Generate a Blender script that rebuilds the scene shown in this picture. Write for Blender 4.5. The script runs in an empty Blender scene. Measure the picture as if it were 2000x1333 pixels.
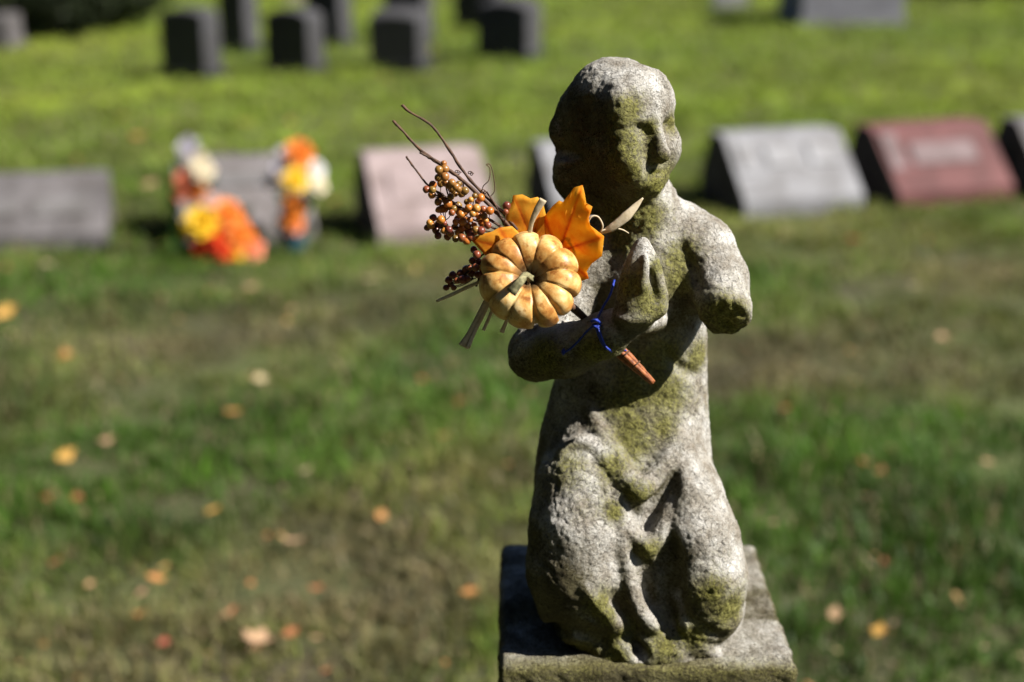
import bpy, bmesh, math, random
import numpy as np
from mathutils import Vector, Matrix

random.seed(7)
rng = np.random.default_rng(11)
sc = bpy.context.scene
col = sc.collection

# ------------------------------------------------------------------ camera
F = 2778.0                      # focal length in photo pixels (50 mm on full frame)
PITCH = math.radians(18.4)
CAMH = 1.56
CP, SP = math.cos(PITCH), math.sin(PITCH)
cam_d = bpy.data.cameras.new('camera')
cam = bpy.data.objects.new('camera', cam_d); col.objects.link(cam)
cam.location = (0, 0, CAMH)
cam.rotation_euler = (math.radians(90) - PITCH, 0, 0)
cam_d.sensor_width = 36.0
cam_d.lens = 50.0
cam_d.clip_start = 0.05
cam_d.clip_end = 2000
cam_d.dof.use_dof = True
cam_d.dof.focus_distance = 1.105
cam_d.dof.aperture_fstop = 3.0
cam_d.dof.aperture_blades = 0
sc.camera = cam

# ------------------------------------------------------------------ light
SUN_EL = math.radians(42)
SUN_AZ = math.radians(18)       # angle in front of pure right
S = Vector((math.cos(SUN_EL) * math.cos(SUN_AZ), -math.cos(SUN_EL) * math.sin(SUN_AZ), math.sin(SUN_EL)))
world = bpy.data.worlds.new('World'); sc.world = world
world.use_nodes = True
wn = world.node_tree.nodes; wl = world.node_tree.links
sky = wn.new('ShaderNodeTexSky'); sky.sky_type = 'NISHITA'; sky.sun_disc = False
sky.sun_elevation = SUN_EL
sky.dust_density = 0.1
sky.air_density = 0.45
sky.sun_rotation = math.atan2(S.x, S.y)
wn['Background'].inputs['Strength'].default_value = 0.05
wl.new(sky.outputs[0], wn['Background'].inputs['Color'])
sun_d = bpy.data.lights.new('sun', 'SUN'); sun_d.energy = 5.0; sun_d.angle = math.radians(0.5)
sun_d.color = (1.0, 0.955, 0.88)
sun = bpy.data.objects.new('sun', sun_d); col.objects.link(sun)
sun.location = (6, -3, 8)
sun.rotation_euler = S.to_track_quat('Z', 'Y').to_euler()
vs = sc.view_settings
vs.view_transform = 'Standard'; vs.look = 'None'; vs.gamma = 1.0; vs.use_curve_mapping = False
vs.exposure = 1.2
sc.cycles.use_denoising = True
sc.cycles.max_bounces = 5
sc.cycles.diffuse_bounces = 2
sc.cycles.glossy_bounces = 2
sc.cycles.transmission_bounces = 3
sc.cycles.transparent_max_bounces = 4

# ------------------------------------------------------------------ pixel geometry
def ray(px, py):
    a = (px - 1000.0) / F; b = -(py - 666.5) / F
    return np.array([a, CP + b * SP, -SP + b * CP])
def W(px, py, Y):
    d = ray(px, py)
    return np.array([0, 0, CAMH]) + d * (Y / d[1])
def unit(px, py, Y):            # metres per photo pixel at that place
    return (Y / ray(px, py)[1]) / F
def G(px, py, z=0.0):           # point of the ground plane
    d = ray(px, py)
    return np.array([0, 0, CAMH]) + d * ((z - CAMH) / d[2])

# ------------------------------------------------------------------ noise
def _hash(ix, iy, iz, seed):
    h = (ix.astype(np.int64) * 374761393 + iy.astype(np.int64) * 668265263 + iz.astype(np.int64) * 2147483647 + seed * 974634777) & 0xFFFFFFFF
    h = ((h ^ (h >> 13)) * 1274126177) & 0xFFFFFFFF
    h = ((h ^ (h >> 16)) * 2246822519) & 0xFFFFFFFF
    return ((h ^ (h >> 15)) & 0xFFFFFF) / float(0xFFFFFF)
def vnoise(p, seed=0):
    i = np.floor(p); f = p - i; f = f * f * (3 - 2 * f); i = i.astype(np.int64)
    out = 0
    for dx in (0, 1):
        wx = f[:, 0] if dx else 1 - f[:, 0]
        for dy in (0, 1):
            wy = f[:, 1] if dy else 1 - f[:, 1]
            for dz in (0, 1):
                wz = f[:, 2] if dz else 1 - f[:, 2]
                out = out + wx * wy * wz * _hash(i[:, 0] + dx, i[:, 1] + dy, i[:, 2] + dz, seed)
    return out * 2 - 1
def fbm(p, octv=4, seed=0, gain=0.5):
    a, s, t = 1.0, 0, 0
    for o in range(octv):
        s = s + a * vnoise(p * (2.03 ** o) + 17.3 * o, seed + o); t += a; a *= gain
    return s / t
def worley(p, seed=0):
    i = np.floor(p).astype(np.int64); f = p - i
    d1 = np.full(len(p), 9.0); d2 = np.full(len(p), 9.0)
    for dx in (-1, 0, 1):
        for dy in (-1, 0, 1):
            for dz in (-1, 0, 1):
                a, b, c = i[:, 0] + dx, i[:, 1] + dy, i[:, 2] + dz
                q = np.stack([dx + _hash(a, b, c, seed), dy + _hash(a, b, c, seed + 1), dz + _hash(a, b, c, seed + 2)], 1)
                d = np.sqrt(((q - f) ** 2).sum(1))
                d2 = np.minimum(d2, np.maximum(d1, d)); d1 = np.minimum(d1, d)
    return d1, d2

# ------------------------------------------------------------------ object helpers
def tag(o, label=None, cat=None, group=None, kind=None):
    if label: o['label'] = label
    if cat: o['category'] = cat
    if group: o['group'] = group
    if kind: o['kind'] = kind
    return o
def empty(name, loc=(0, 0, 0), rz=0.0):
    o = bpy.data.objects.new(name, None); col.objects.link(o)
    o.location = loc; o.rotation_euler = (0, 0, rz); o.empty_display_size = 0.02
    return o
def link(name, me, mat=None, parent=None):
    o = bpy.data.objects.new(name, me); col.objects.link(o)
    if mat is not None and not me.materials: me.materials.append(mat)
    if parent is not None:
        o.parent = parent
        # built in world space: keep it there
        o.matrix_parent_inverse = wmat(parent).inverted()
    return o
def wmat(o):
    m = Matrix.LocRotScale(o.location, o.rotation_euler, o.scale)
    return wmat(o.parent) @ o.matrix_parent_inverse @ m if o.parent else m
def np_mesh(name, V, faces, smooth=True):
    """V (n,3); faces (m,k) array of equal sized polygons"""
    me = bpy.data.meshes.new(name)
    V = np.asarray(V, np.float32); faces = np.asarray(faces, np.int32)
    m, k = faces.shape
    me.vertices.add(len(V)); me.vertices.foreach_set('co', V.ravel())
    me.loops.add(m * k); me.loops.foreach_set('vertex_index', faces.ravel())
    me.polygons.add(m); me.polygons.foreach_set('loop_start', np.arange(0, m * k, k, dtype=np.int32))
    me.update(calc_edges=True)
    me.polygons.foreach_set('use_smooth', np.full(m, smooth))
    me.update()
    return me
def pymesh(name, V, faces, smooth=True):
    me = bpy.data.meshes.new(name)
    me.from_pydata([tuple(map(float, v)) for v in V], [], [tuple(int(i) for i in f) for f in faces])
    me.polygons.foreach_set('use_smooth', [smooth] * len(me.polygons)); me.update()
    return me
def attr(me, name, vals):
    a = me.attributes.new(name, 'FLOAT', 'POINT'); a.data.foreach_set('value', np.asarray(vals, np.float32))
def attr_col(me, name, vals):
    a = me.attributes.new(name, 'FLOAT_COLOR', 'POINT')
    v = np.ones((len(vals), 4), np.float32); v[:, :3] = vals
    a.data.foreach_set('color', v.ravel())

def spline(pts, n=6):
    P = np.array(pts, float)
    if len(P) < 3: return np.array([P[0] + (P[-1] - P[0]) * t for t in np.linspace(0, 1, n + 1)])
    Q = np.vstack([2 * P[0] - P[1], P, 2 * P[-1] - P[-2]]); out = []
    for i in range(1, len(Q) - 2):
        p0, p1, p2, p3 = Q[i - 1], Q[i], Q[i + 1], Q[i + 2]
        for t in np.arange(n) / n:
            out.append(0.5 * (2 * p1 + (p2 - p0) * t + (2 * p0 - 5 * p1 + 4 * p2 - p3) * t * t + (3 * p1 - p0 - 3 * p2 + p3) * t ** 3))
    out.append(P[-1]); return np.array(out)
def tube(path, radii, sides=7, flat=1.0, flat_dir=None, wob=0.0, sub=6):
    """path of 3-d points, radius per control point; returns V, quads"""
    P = spline(path, sub); R = np.interp(np.linspace(0, 1, len(P)), np.linspace(0, 1, len(radii)), radii)
    T = np.gradient(P, axis=0); T /= np.linalg.norm(T, axis=1)[:, None] + 1e-12
    ref = np.array(flat_dir if flat_dir is not None else (0.13, -0.95, 0.2)); V = []
    for k in range(len(P)):
        a = ref - T[k] * ref.dot(T[k]); a /= np.linalg.norm(a) + 1e-12; b = np.cross(T[k], a)
        for s in range(sides):
            th = 2 * math.pi * s / sides
            rr = R[k] * (1 + wob * (random.random() - 0.5))
            V.append(P[k] + a * math.cos(th) * rr * flat + b * math.sin(th) * rr)
    n = len(P); fs = []
    for k in range(n - 1):
        for s in range(sides):
            fs.append((k * sides + s, k * sides + (s + 1) % sides, (k + 1) * sides + (s + 1) % sides, (k + 1) * sides + s))
    fs.append(tuple(range(sides))[::-1]); fs.append(tuple((n - 1) * sides + s for s in range(sides)))
    return V, fs
def merge(parts):
    V, Fs = [], []
    for v, f in parts:
        o = len(V); V += list(v); Fs += [tuple(i + o for i in q) for q in f]
    return V, Fs
def tpx(pts, r, Y=None, **kw):
    """tube along photo pixels (px,py,Y), radii in pixels"""
    P = [W(*p) for p in pts]
    rr = r if isinstance(r, (list, tuple)) else [r, r]
    u = unit(*pts[0])
    return tube(P, [x * u for x in rr], **kw)

# ------------------------------------------------------------------ materials
def mat(name):
    m = bpy.data.materials.new(name); m.use_nodes = True
    nt = m.node_tree; b = nt.nodes['Principled BSDF']
    return m, nt, b
def N(nt, t, **kw):
    n = nt.nodes.new(t)
    for k, v in kw.items():
        if k.startswith('_'): setattr(n, k[1:], v)
        else: n.inputs[k.replace('_', ' ')].default_value = v
    return n
def noise(nt, scale, detail=4, rough=0.6, obj=True, loc=None):
    tc = nt.nodes.new('ShaderNodeTexCoord')
    n = N(nt, 'ShaderNodeTexNoise', Scale=scale, Detail=detail, Roughness=rough)
    nt.links.new(tc.outputs['Object'], n.inputs['Vector'])
    return n
def ramp(nt, src, stops):
    r = nt.nodes.new('ShaderNodeValToRGB')
    while len(r.color_ramp.elements) < len(stops): r.color_ramp.elements.new(0.5)
    for e, (p, c) in zip(r.color_ramp.elements, stops):
        e.position = p; e.color = (*c, 1) if len(c) == 3 else c
    nt.links.new(src, r.inputs[0]); return r
def mix(nt, fac, a, b, blend='MIX'):
    m = nt.nodes.new('ShaderNodeMix'); m.data_type = 'RGBA'; m.blend_type = blend
    for sock, v in ((m.inputs[0], fac), (m.inputs[6], a), (m.inputs[7], b)):
        if isinstance(v, (int, float)): sock.default_value = v
        elif isinstance(v, tuple): sock.default_value = (*v, 1)
        else: nt.links.new(v, sock)
    return m.outputs[2]
def mathn(nt, op, a, b=None):
    m = nt.nodes.new('ShaderNodeMath'); m.operation = op
    for s, v in ((m.inputs[0], a), (m.inputs[1], b)):
        if v is None: continue
        if isinstance(v, (int, float)): s.default_value = v
        else: nt.links.new(v, s)
    return m.outputs[0]
def bump(nt, b, h, strength, dist, prev=None):
    n = nt.nodes.new('ShaderNodeBump'); n.inputs['Strength'].default_value = strength; n.inputs['Distance'].default_value = dist
    nt.links.new(h, n.inputs['Height'])
    if prev is not None: nt.links.new(prev, n.inputs['Normal'])
    nt.links.new(n.outputs[0], b.inputs['Normal']); return n.outputs[0]
def getattr_node(nt, name):
    a = nt.nodes.new('ShaderNodeAttribute'); a.attribute_name = name; return a

def simple(name, c1, c2, scale, rough=0.6, bmp=0.0, bdist=0.001, trans=0.0, spec=0.3, lo=0.35, hi=0.65):
    m, nt, b = mat(name)
    n = noise(nt, scale)
    r = ramp(nt, n.outputs[0], [(lo, c1), (hi, c2)])
    nt.links.new(r.outputs[0], b.inputs['Base Color'])
    b.inputs['Roughness'].default_value = rough
    b.inputs['Specular IOR Level'].default_value = spec
    if bmp: bump(nt, b, n.outputs[0], bmp, bdist)
    if trans:
        t = nt.nodes.new('ShaderNodeBsdfTranslucent'); nt.links.new(r.outputs[0], t.inputs[0])
        ms = nt.nodes.new('ShaderNodeMixShader'); ms.inputs[0].default_value = trans
        nt.links.new(b.outputs[0], ms.inputs[1]); nt.links.new(t.outputs[0], ms.inputs[2])
        nt.links.new(ms.outputs[0], nt.nodes['Material Output'].inputs[0])
    return m

def stone_mat():
    m, nt, b = mat('weathered_stone')
    L = nt.links
    moss = getattr_node(nt, 'moss').outputs['Fac']; dirt = getattr_node(nt, 'dirt').outputs['Fac']
    n1 = noise(nt, 38, 6, 0.65); n2 = noise(nt, 420, 5, 0.7); n3 = noise(nt, 1100, 3, 0.7)
    base = ramp(nt, n1.outputs[0], [(0.3, (0.25, 0.21, 0.155)), (0.48, (0.45, 0.42, 0.37)), (0.64, (0.72, 0.70, 0.66))]).outputs[0]
    grain = ramp(nt, n2.outputs[0], [(0.36, (0.35, 0.32, 0.27)), (0.50, (1, 1, 1))]).outputs[0]
    c = mix(nt, 0.5, base, grain, 'MULTIPLY')
    speck = ramp(nt, n3.outputs[0], [(0.34, (0.25, 0.22, 0.17)), (0.46, (1, 1, 1))]).outputs[0]
    c = mix(nt, 0.7, c, speck, 'MULTIPLY')
    lit_wash = mathn(nt, 'ADD', getattr_node(nt, 'lit_wash').outputs['Fac'], mathn(nt, 'MULTIPLY', mathn(nt, 'SUBTRACT', n2.outputs[0], 0.5), 0.8))
    shade_grime = ramp(nt, n1.outputs[0], [(0.3, (0.055, 0.045, 0.022)), (0.5, (0.120, 0.105, 0.055)), (0.7, (0.20, 0.18, 0.105))]).outputs[0]  # grimy dark tone that also paints shade into sheltered sides
    shade_grime = mix(nt, 0.6, shade_grime, grain, 'MULTIPLY')
    c = mix(nt, ramp(nt, lit_wash, [(0.25, (0, 0, 0)), (0.75, (1, 1, 1))]).outputs[0], shade_grime, c)  # from the painted shade tone to the pale sunlit tone
    mossc = ramp(nt, n2.outputs[0], [(0.32, (0.040, 0.037, 0.010)), (0.5, (0.175, 0.165, 0.034)), (0.7, (0.34, 0.33, 0.095))]).outputs[0]
    mf = mathn(nt, 'ADD', moss, mathn(nt, 'MULTIPLY', mathn(nt, 'SUBTRACT', n2.outputs[0], 0.5), 1.3))
    mf = ramp(nt, mf, [(0.12, (0, 0, 0)), (0.80, (0.9, 0.9, 0.9))]).outputs[0]
    c = mix(nt, mf, c, mossc)
    dc = ramp(nt, n3.outputs[0], [(0.35, (0.02, 0.017, 0.012)), (0.7, (0.07, 0.06, 0.045))]).outputs[0]
    df = mathn(nt, 'ADD', dirt, mathn(nt, 'MULTIPLY', mathn(nt, 'SUBTRACT', n2.outputs[0], 0.5), 0.9))
    df = ramp(nt, df, [(0.45, (0, 0, 0)), (0.85, (0.85, 0.85, 0.85))]).outputs[0]
    c = mix(nt, df, c, dc)
    L.new(c, b.inputs['Base Color'])
    b.inputs['Roughness'].default_value = 0.92; b.inputs['Specular IOR Level'].default_value = 0.15
    v = nt.nodes.new('ShaderNodeTexVoronoi'); v.feature = 'DISTANCE_TO_EDGE'; v.inputs['Scale'].default_value = 170
    tc = nt.nodes.new('ShaderNodeTexCoord')
    wn_ = N(nt, 'ShaderNodeTexNoise', Scale=60, Detail=3); L.new(tc.outputs['Object'], wn_.inputs['Vector'])
    va = nt.nodes.new('ShaderNodeVectorMath'); va.operation = 'MULTIPLY_ADD'; va.inputs[1].default_value = (0.012,) * 3
    L.new(wn_.outputs['Color'], va.inputs[0]); L.new(tc.outputs['Object'], va.inputs[2]); L.new(va.outputs[0], v.inputs['Vector'])
    cr = ramp(nt, v.outputs['Distance'], [(0.0, (0, 0, 0)), (0.16, (1, 1, 1))]).outputs[0]
    p = bump(nt, b, cr, 0.85, 0.0018)
    p = bump(nt, b, n2.outputs[0], 1.0, 0.0035, p)
    bump(nt, b, n3.outputs[0], 0.7, 0.0012, p)
    return m

# ------------------------------------------------------------------ signed distance sculpting
class Vol:
    def __init__(s, lo, hi, h):
        s.lo = np.array(lo, float); s.h = h
        s.n = np.ceil((np.array(hi) - s.lo) / h).astype(int) + 1
        s.D = np.full(s.n, 0.08, np.float32)
        s.ax = [s.lo[i] + h * np.arange(s.n[i]) for i in range(3)]
    def box(s, lo, hi):
        a = np.clip(np.floor((np.array(lo) - s.lo) / s.h).astype(int), 0, s.n); b = np.clip(np.ceil((np.array(hi) - s.lo) / s.h).astype(int) + 1, 0, s.n)
        sl = tuple(slice(x, y) for x, y in zip(a, b))
        X, Y, Z = np.meshgrid(*[s.ax[i][sl[i]] for i in range(3)], indexing='ij', sparse=True)
        return sl, X, Y, Z
    def put(s, sl, d, k, sub=False):
        a = s.D[sl]
        if a.size == 0: return
        if sub:
            h = np.maximum(k - np.abs(a + d), 0) / k
            s.D[sl] = np.maximum(a, -d) + h * h * k * 0.25
        else:
            h = np.maximum(k - np.abs(a - d), 0) / k
            s.D[sl] = np.minimum(a, d) - h * h * k * 0.25
    def ell(s, c, R, yaw=0, pitch=0, k=0.01, sub=False, roll=0):
        c = np.array(c, float); m = max(R) + k + 0.02
        sl, X, Y, Z = s.box(c - m, c + m)
        M = np.array((Matrix.Rotation(yaw, 3, 'Z') @ Matrix.Rotation(pitch, 3, 'X') @ Matrix.Rotation(roll, 3, 'Y')).transposed())
        X, Y, Z = X - c[0], Y - c[1], Z - c[2]
        q = [M[i, 0] * X + M[i, 1] * Y + M[i, 2] * Z for i in range(3)]
        k0 = np.sqrt(sum((q[i] / R[i]) ** 2 for i in range(3))); k1 = np.sqrt(sum((q[i] / R[i] ** 2) ** 2 for i in range(3))) + 1e-9
        s.put(sl, (k0 * (k0 - 1) / k1).astype(np.float32), k, sub)
    def cap(s, a, b, ra, rb, k=0.01, sub=False):
        a, b = np.array(a, float), np.array(b, float); m = max(ra, rb) + k + 0.02
        sl, X, Y, Z = s.box(np.minimum(a, b) - m, np.maximum(a, b) + m)
        d = b - a; L2 = d.dot(d) + 1e-12
        t = np.clip(((X - a[0]) * d[0] + (Y - a[1]) * d[1] + (Z - a[2]) * d[2]) / L2, 0, 1)
        dist = np.sqrt((X - a[0] - t * d[0]) ** 2 + (Y - a[1] - t * d[1]) ** 2 + (Z - a[2] - t * d[2]) ** 2) - (ra + (rb - ra) * t)
        s.put(sl, dist.astype(np.float32), k, sub)
    def chain(s, pts, k=0.012, sub=False):      # (px,py,Y,r px)
        for p, q in zip(pts[:-1], pts[1:]):
            s.cap(W(*p[:3]), W(*q[:3]), p[3] * unit(*p[:3]), q[3] * unit(*q[:3]), k, sub)
    def loft(s, levels, k=0.012):               # (z, cx, cy, hx, hy)
        L = np.array(sorted(levels)); z0, z1 = L[0, 0], L[-1, 0]
        sl, X, Y, Z = s.box((s.lo[0], s.lo[1], z0 - 0.03), (s.lo[0] + s.h * s.n[0], s.lo[1] + s.h * s.n[1], z1 + 0.03))
        zz = np.clip(Z, z0, z1)
        cx, cy, hx, hy = [np.interp(zz, L[:, 0], L[:, i]) for i in (1, 2, 3, 4)]
        r = np.sqrt(((X - cx) / hx) ** 2 + ((Y - cy) / hy) ** 2)
        d = (r - 1) * np.minimum(hx, hy)
        cz = np.maximum(z0 - Z, Z - z1)
        s.put(sl, np.maximum(d, cz).astype(np.float32), k)
    def cut(s, p, n, lo, hi, k=0.004):          # remove the half space in front of a plane, inside a box
        sl, X, Y, Z = s.box(lo, hi)
        d = -((X - p[0]) * n[0] + (Y - p[1]) * n[1] + (Z - p[2]) * n[2])
        s.put(sl, d.astype(np.float32), k, True)
    def prism(s, poly, Y, half, rnd, k=.004, sub=False):
        """rounded slab with the outline of a pixel polygon, standing upright in front of the viewer at depth Y"""
        cx, cy = np.mean(poly, axis=0); o = W(cx, cy, Y); u = unit(cx, cy, Y)
        p = (np.array(poly, float) - (cx, cy)) * u * (1, -1)
        m = np.abs(p).max() + half + .03
        sl, X, Yy, Z = s.box(o - m, o + m)
        a = X - o[0] + 0 * Yy + 0 * Z; b = (Yy - o[1]) * SP + (Z - o[2]) * CP + 0 * X; c = (Yy - o[1]) * CP - (Z - o[2]) * SP + 0 * X
        d = np.full(a.shape, 9.0); ins = np.zeros(a.shape, bool); n = len(p)
        for i in range(n):
            q, e = p[i], p[(i + 1) % n] - p[i]
            t = np.clip(((a - q[0]) * e[0] + (b - q[1]) * e[1]) / e.dot(e), 0, 1)
            d = np.minimum(d, (a - q[0] - t * e[0]) ** 2 + (b - q[1] - t * e[1]) ** 2)
            q2 = p[(i + 1) % n]; cr = (q[1] > b) != (q2[1] > b)
            with np.errstate(divide='ignore', invalid='ignore'):
                ins ^= cr & (a < (q2[0] - q[0]) * (b - q[1]) / (q2[1] - q[1] if q2[1] != q[1] else 1e-9) + q[0])
        d = np.sqrt(d) * np.where(ins, -1, 1) + rnd; w = np.abs(c) - half + rnd
        s.put(sl, (np.minimum(np.maximum(d, w), 0) + np.sqrt(np.maximum(d, 0) ** 2 + np.maximum(w, 0) ** 2) - rnd).astype(np.float32), k, sub)
    def val(s, P):
        i = np.clip(np.round((np.atleast_2d(P) - s.lo) / s.h).astype(int), 0, s.n - 1)
        return s.D[i[:, 0], i[:, 1], i[:, 2]]
    def surf(s, px, py, Y0=0.98, Y1=1.27):      # depth of the first surface on a pixel's ray
        Ys = np.arange(Y0, Y1, s.h * 0.5); d = ray(px, py)
        P = np.array([0, 0, CAMH]) + d[None, :] * (Ys / d[1])[:, None]
        hit = np.nonzero(s.val(P) < 0)[0]
        if len(hit): return Ys[hit[0]]
        d = s.val(P); i = int(np.argmin(d))     # just off the outline: the nearest place
        return Ys[i] if d[i] < 0.012 else None
    def stroke(s, pts, r, lift=0.0, k=0.006, sub=False):
        """ridge (or groove) drawn on the surface; lift in px towards the viewer"""
        Q = []
        rr = r if isinstance(r, (list, tuple)) else [r] * len(pts)
        ll = lift if isinstance(lift, (list, tuple)) else [lift] * len(pts)
        last = None
        for (px, py), q, lift in zip(pts, rr, ll):
            Y = s.surf(px, py)
            if Y is None: Y = last
            if Y is None: continue
            last = Y
            Q.append((px, py, Y - lift * unit(px, py, Y), q))
        if len(Q) < 2: return
        P = spline([W(*q[:3]) for q in Q], 4) if len(Q) > 2 else np.array([W(*q[:3]) for q in Q])
        R = np.interp(np.linspace(0, 1, len(P)), np.linspace(0, 1, len(Q)), [q[3] * unit(*q[:3]) for q in Q])
        for i in range(len(P) - 1): s.cap(P[i], P[i + 1], R[i], R[i + 1], k, sub)
    def mesh(s):
        D = s.D; n = np.array(D.shape) - 1
        ins = D < 0
        c = np.zeros(n, np.int8)
        for dx in (0, 1):
            for dy in (0, 1):
                for dz in (0, 1):
                    c += ins[dx:n[0] + dx, dy:n[1] + dy, dz:n[2] + dz]
        cells = np.argwhere((c > 0) & (c < 8))
        idx = np.full(n, -1, np.int32); idx[tuple(cells.T)] = np.arange(len(cells))
        acc = np.zeros((len(cells), 3)); cnt = np.zeros(len(cells))
        corners = [(x, y, z) for x in (0, 1) for y in (0, 1) for z in (0, 1)]
        for a in corners:
            for ax in range(3):
                if a[ax]: continue
                b = list(a); b[ax] = 1
                da = D[tuple((cells + a).T)]; db = D[tuple((cells + b).T)]
                m = (da < 0) != (db < 0); t = np.where(m, da / np.where(m, da - db, 1), 0)
                p = np.tile(np.array(a, float), (len(cells), 1)); p[:, ax] += t
                acc[m] += p[m]; cnt[m] += 1
        V = s.lo + (cells + acc / np.maximum(cnt, 1)[:, None]) * s.h
        faces = []
        for ax in range(3):
            u, v = (ax + 1) % 3, (ax + 2) % 3
            sa = [slice(None)] * 3; sb = [slice(None)] * 3; sa[ax] = slice(0, -1); sb[ax] = slice(1, None)
            A, B = ins[tuple(sa)], ins[tuple(sb)]
            e = np.argwhere(A != B)
            e = e[(e[:, u] > 0) & (e[:, v] > 0) & (e[:, u] < n[u]) & (e[:, v] < n[v])]
            inside = A[tuple(e.T)]
            du = np.zeros(3, int); du[u] = 1; dv = np.zeros(3, int); dv[v] = 1
            q = [idx[tuple((e - o).T)] for o in (du + dv, dv, 0 * du, du)]
            q = np.stack(q, 1)
            q[~inside] = q[~inside][:, ::-1]
            faces.append(q)
        return V, np.vstack(faces)
    def blur(s, w, times=2):
        for _ in range(times):
            for ax in range(3):
                D = np.moveaxis(s.D, ax, 0); p = np.concatenate([np.repeat(D[:1], w + 1, 0), D, np.repeat(D[-1:], w, 0)], 0)
                c = np.cumsum(p, 0, dtype=np.float64); n = D.shape[0]
                s.D = np.moveaxis(((c[2 * w + 1:2 * w + 1 + n] - c[:n]) / (2 * w + 1)).astype(np.float32), 0, ax)
        s.D = np.ascontiguousarray(s.D)
    def grad(s, V):
        g = np.zeros_like(V)
        for i in range(3):
            o = np.zeros(3); o[i] = s.h * 1.2
            g[:, i] = s.val(V + o) - s.val(V - o)
        return g / (np.linalg.norm(g, axis=1)[:, None] + 1e-9)
def vnormals(V, Q):
    nrm = np.cross(V[Q[:, 2]] - V[Q[:, 0]], V[Q[:, 3]] - V[Q[:, 1]])
    out = np.zeros_like(V)
    for i in range(4): np.add.at(out, Q[:, i], nrm)
    return out / (np.linalg.norm(out, axis=1)[:, None] + 1e-12)

# ================================================================== THE SETTING
def build_ground():
    m, nt, b = mat('lawn_soil')
    n1 = noise(nt, 0.9, 5); n2 = noise(nt, 30, 5, 0.7)
    c1 = ramp(nt, n2.outputs[0], [(0.3, (0.022, 0.018, 0.010)), (0.7, (0.08, 0.066, 0.03))]).outputs[0]
    c2 = ramp(nt, n2.outputs[0], [(0.3, (0.03, 0.045, 0.010)), (0.7, (0.09, 0.11, 0.025))]).outputs[0]
    f = ramp(nt, n1.outputs[0], [(0.4, (0, 0, 0)), (0.6, (1, 1, 1))]).outputs[0]
    nt.links.new(mix(nt, f, c1, c2), b.inputs['Base Color'])
    b.inputs['Roughness'].default_value = 0.95
    bump(nt, b, n2.outputs[0], 0.6, 0.02)
    s = 600
    xs = np.array([-s, -30, -8, -2, 0, 2, 8, 30, s]); ys = np.array([-s, -10, 0, 3, 6, 10, 16, 30, s])
    V = [(x, y, 0.0) for y in ys for x in xs]; n = len(xs)
    fs = [(j * n + i, j * n + i + 1, (j + 1) * n + i + 1, (j + 1) * n + i) for j in range(len(ys) - 1) for i in range(n - 1)]
    tag(link('ground', pymesh('ground', V, fs, False), m), kind='structure')
build_ground()

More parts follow.
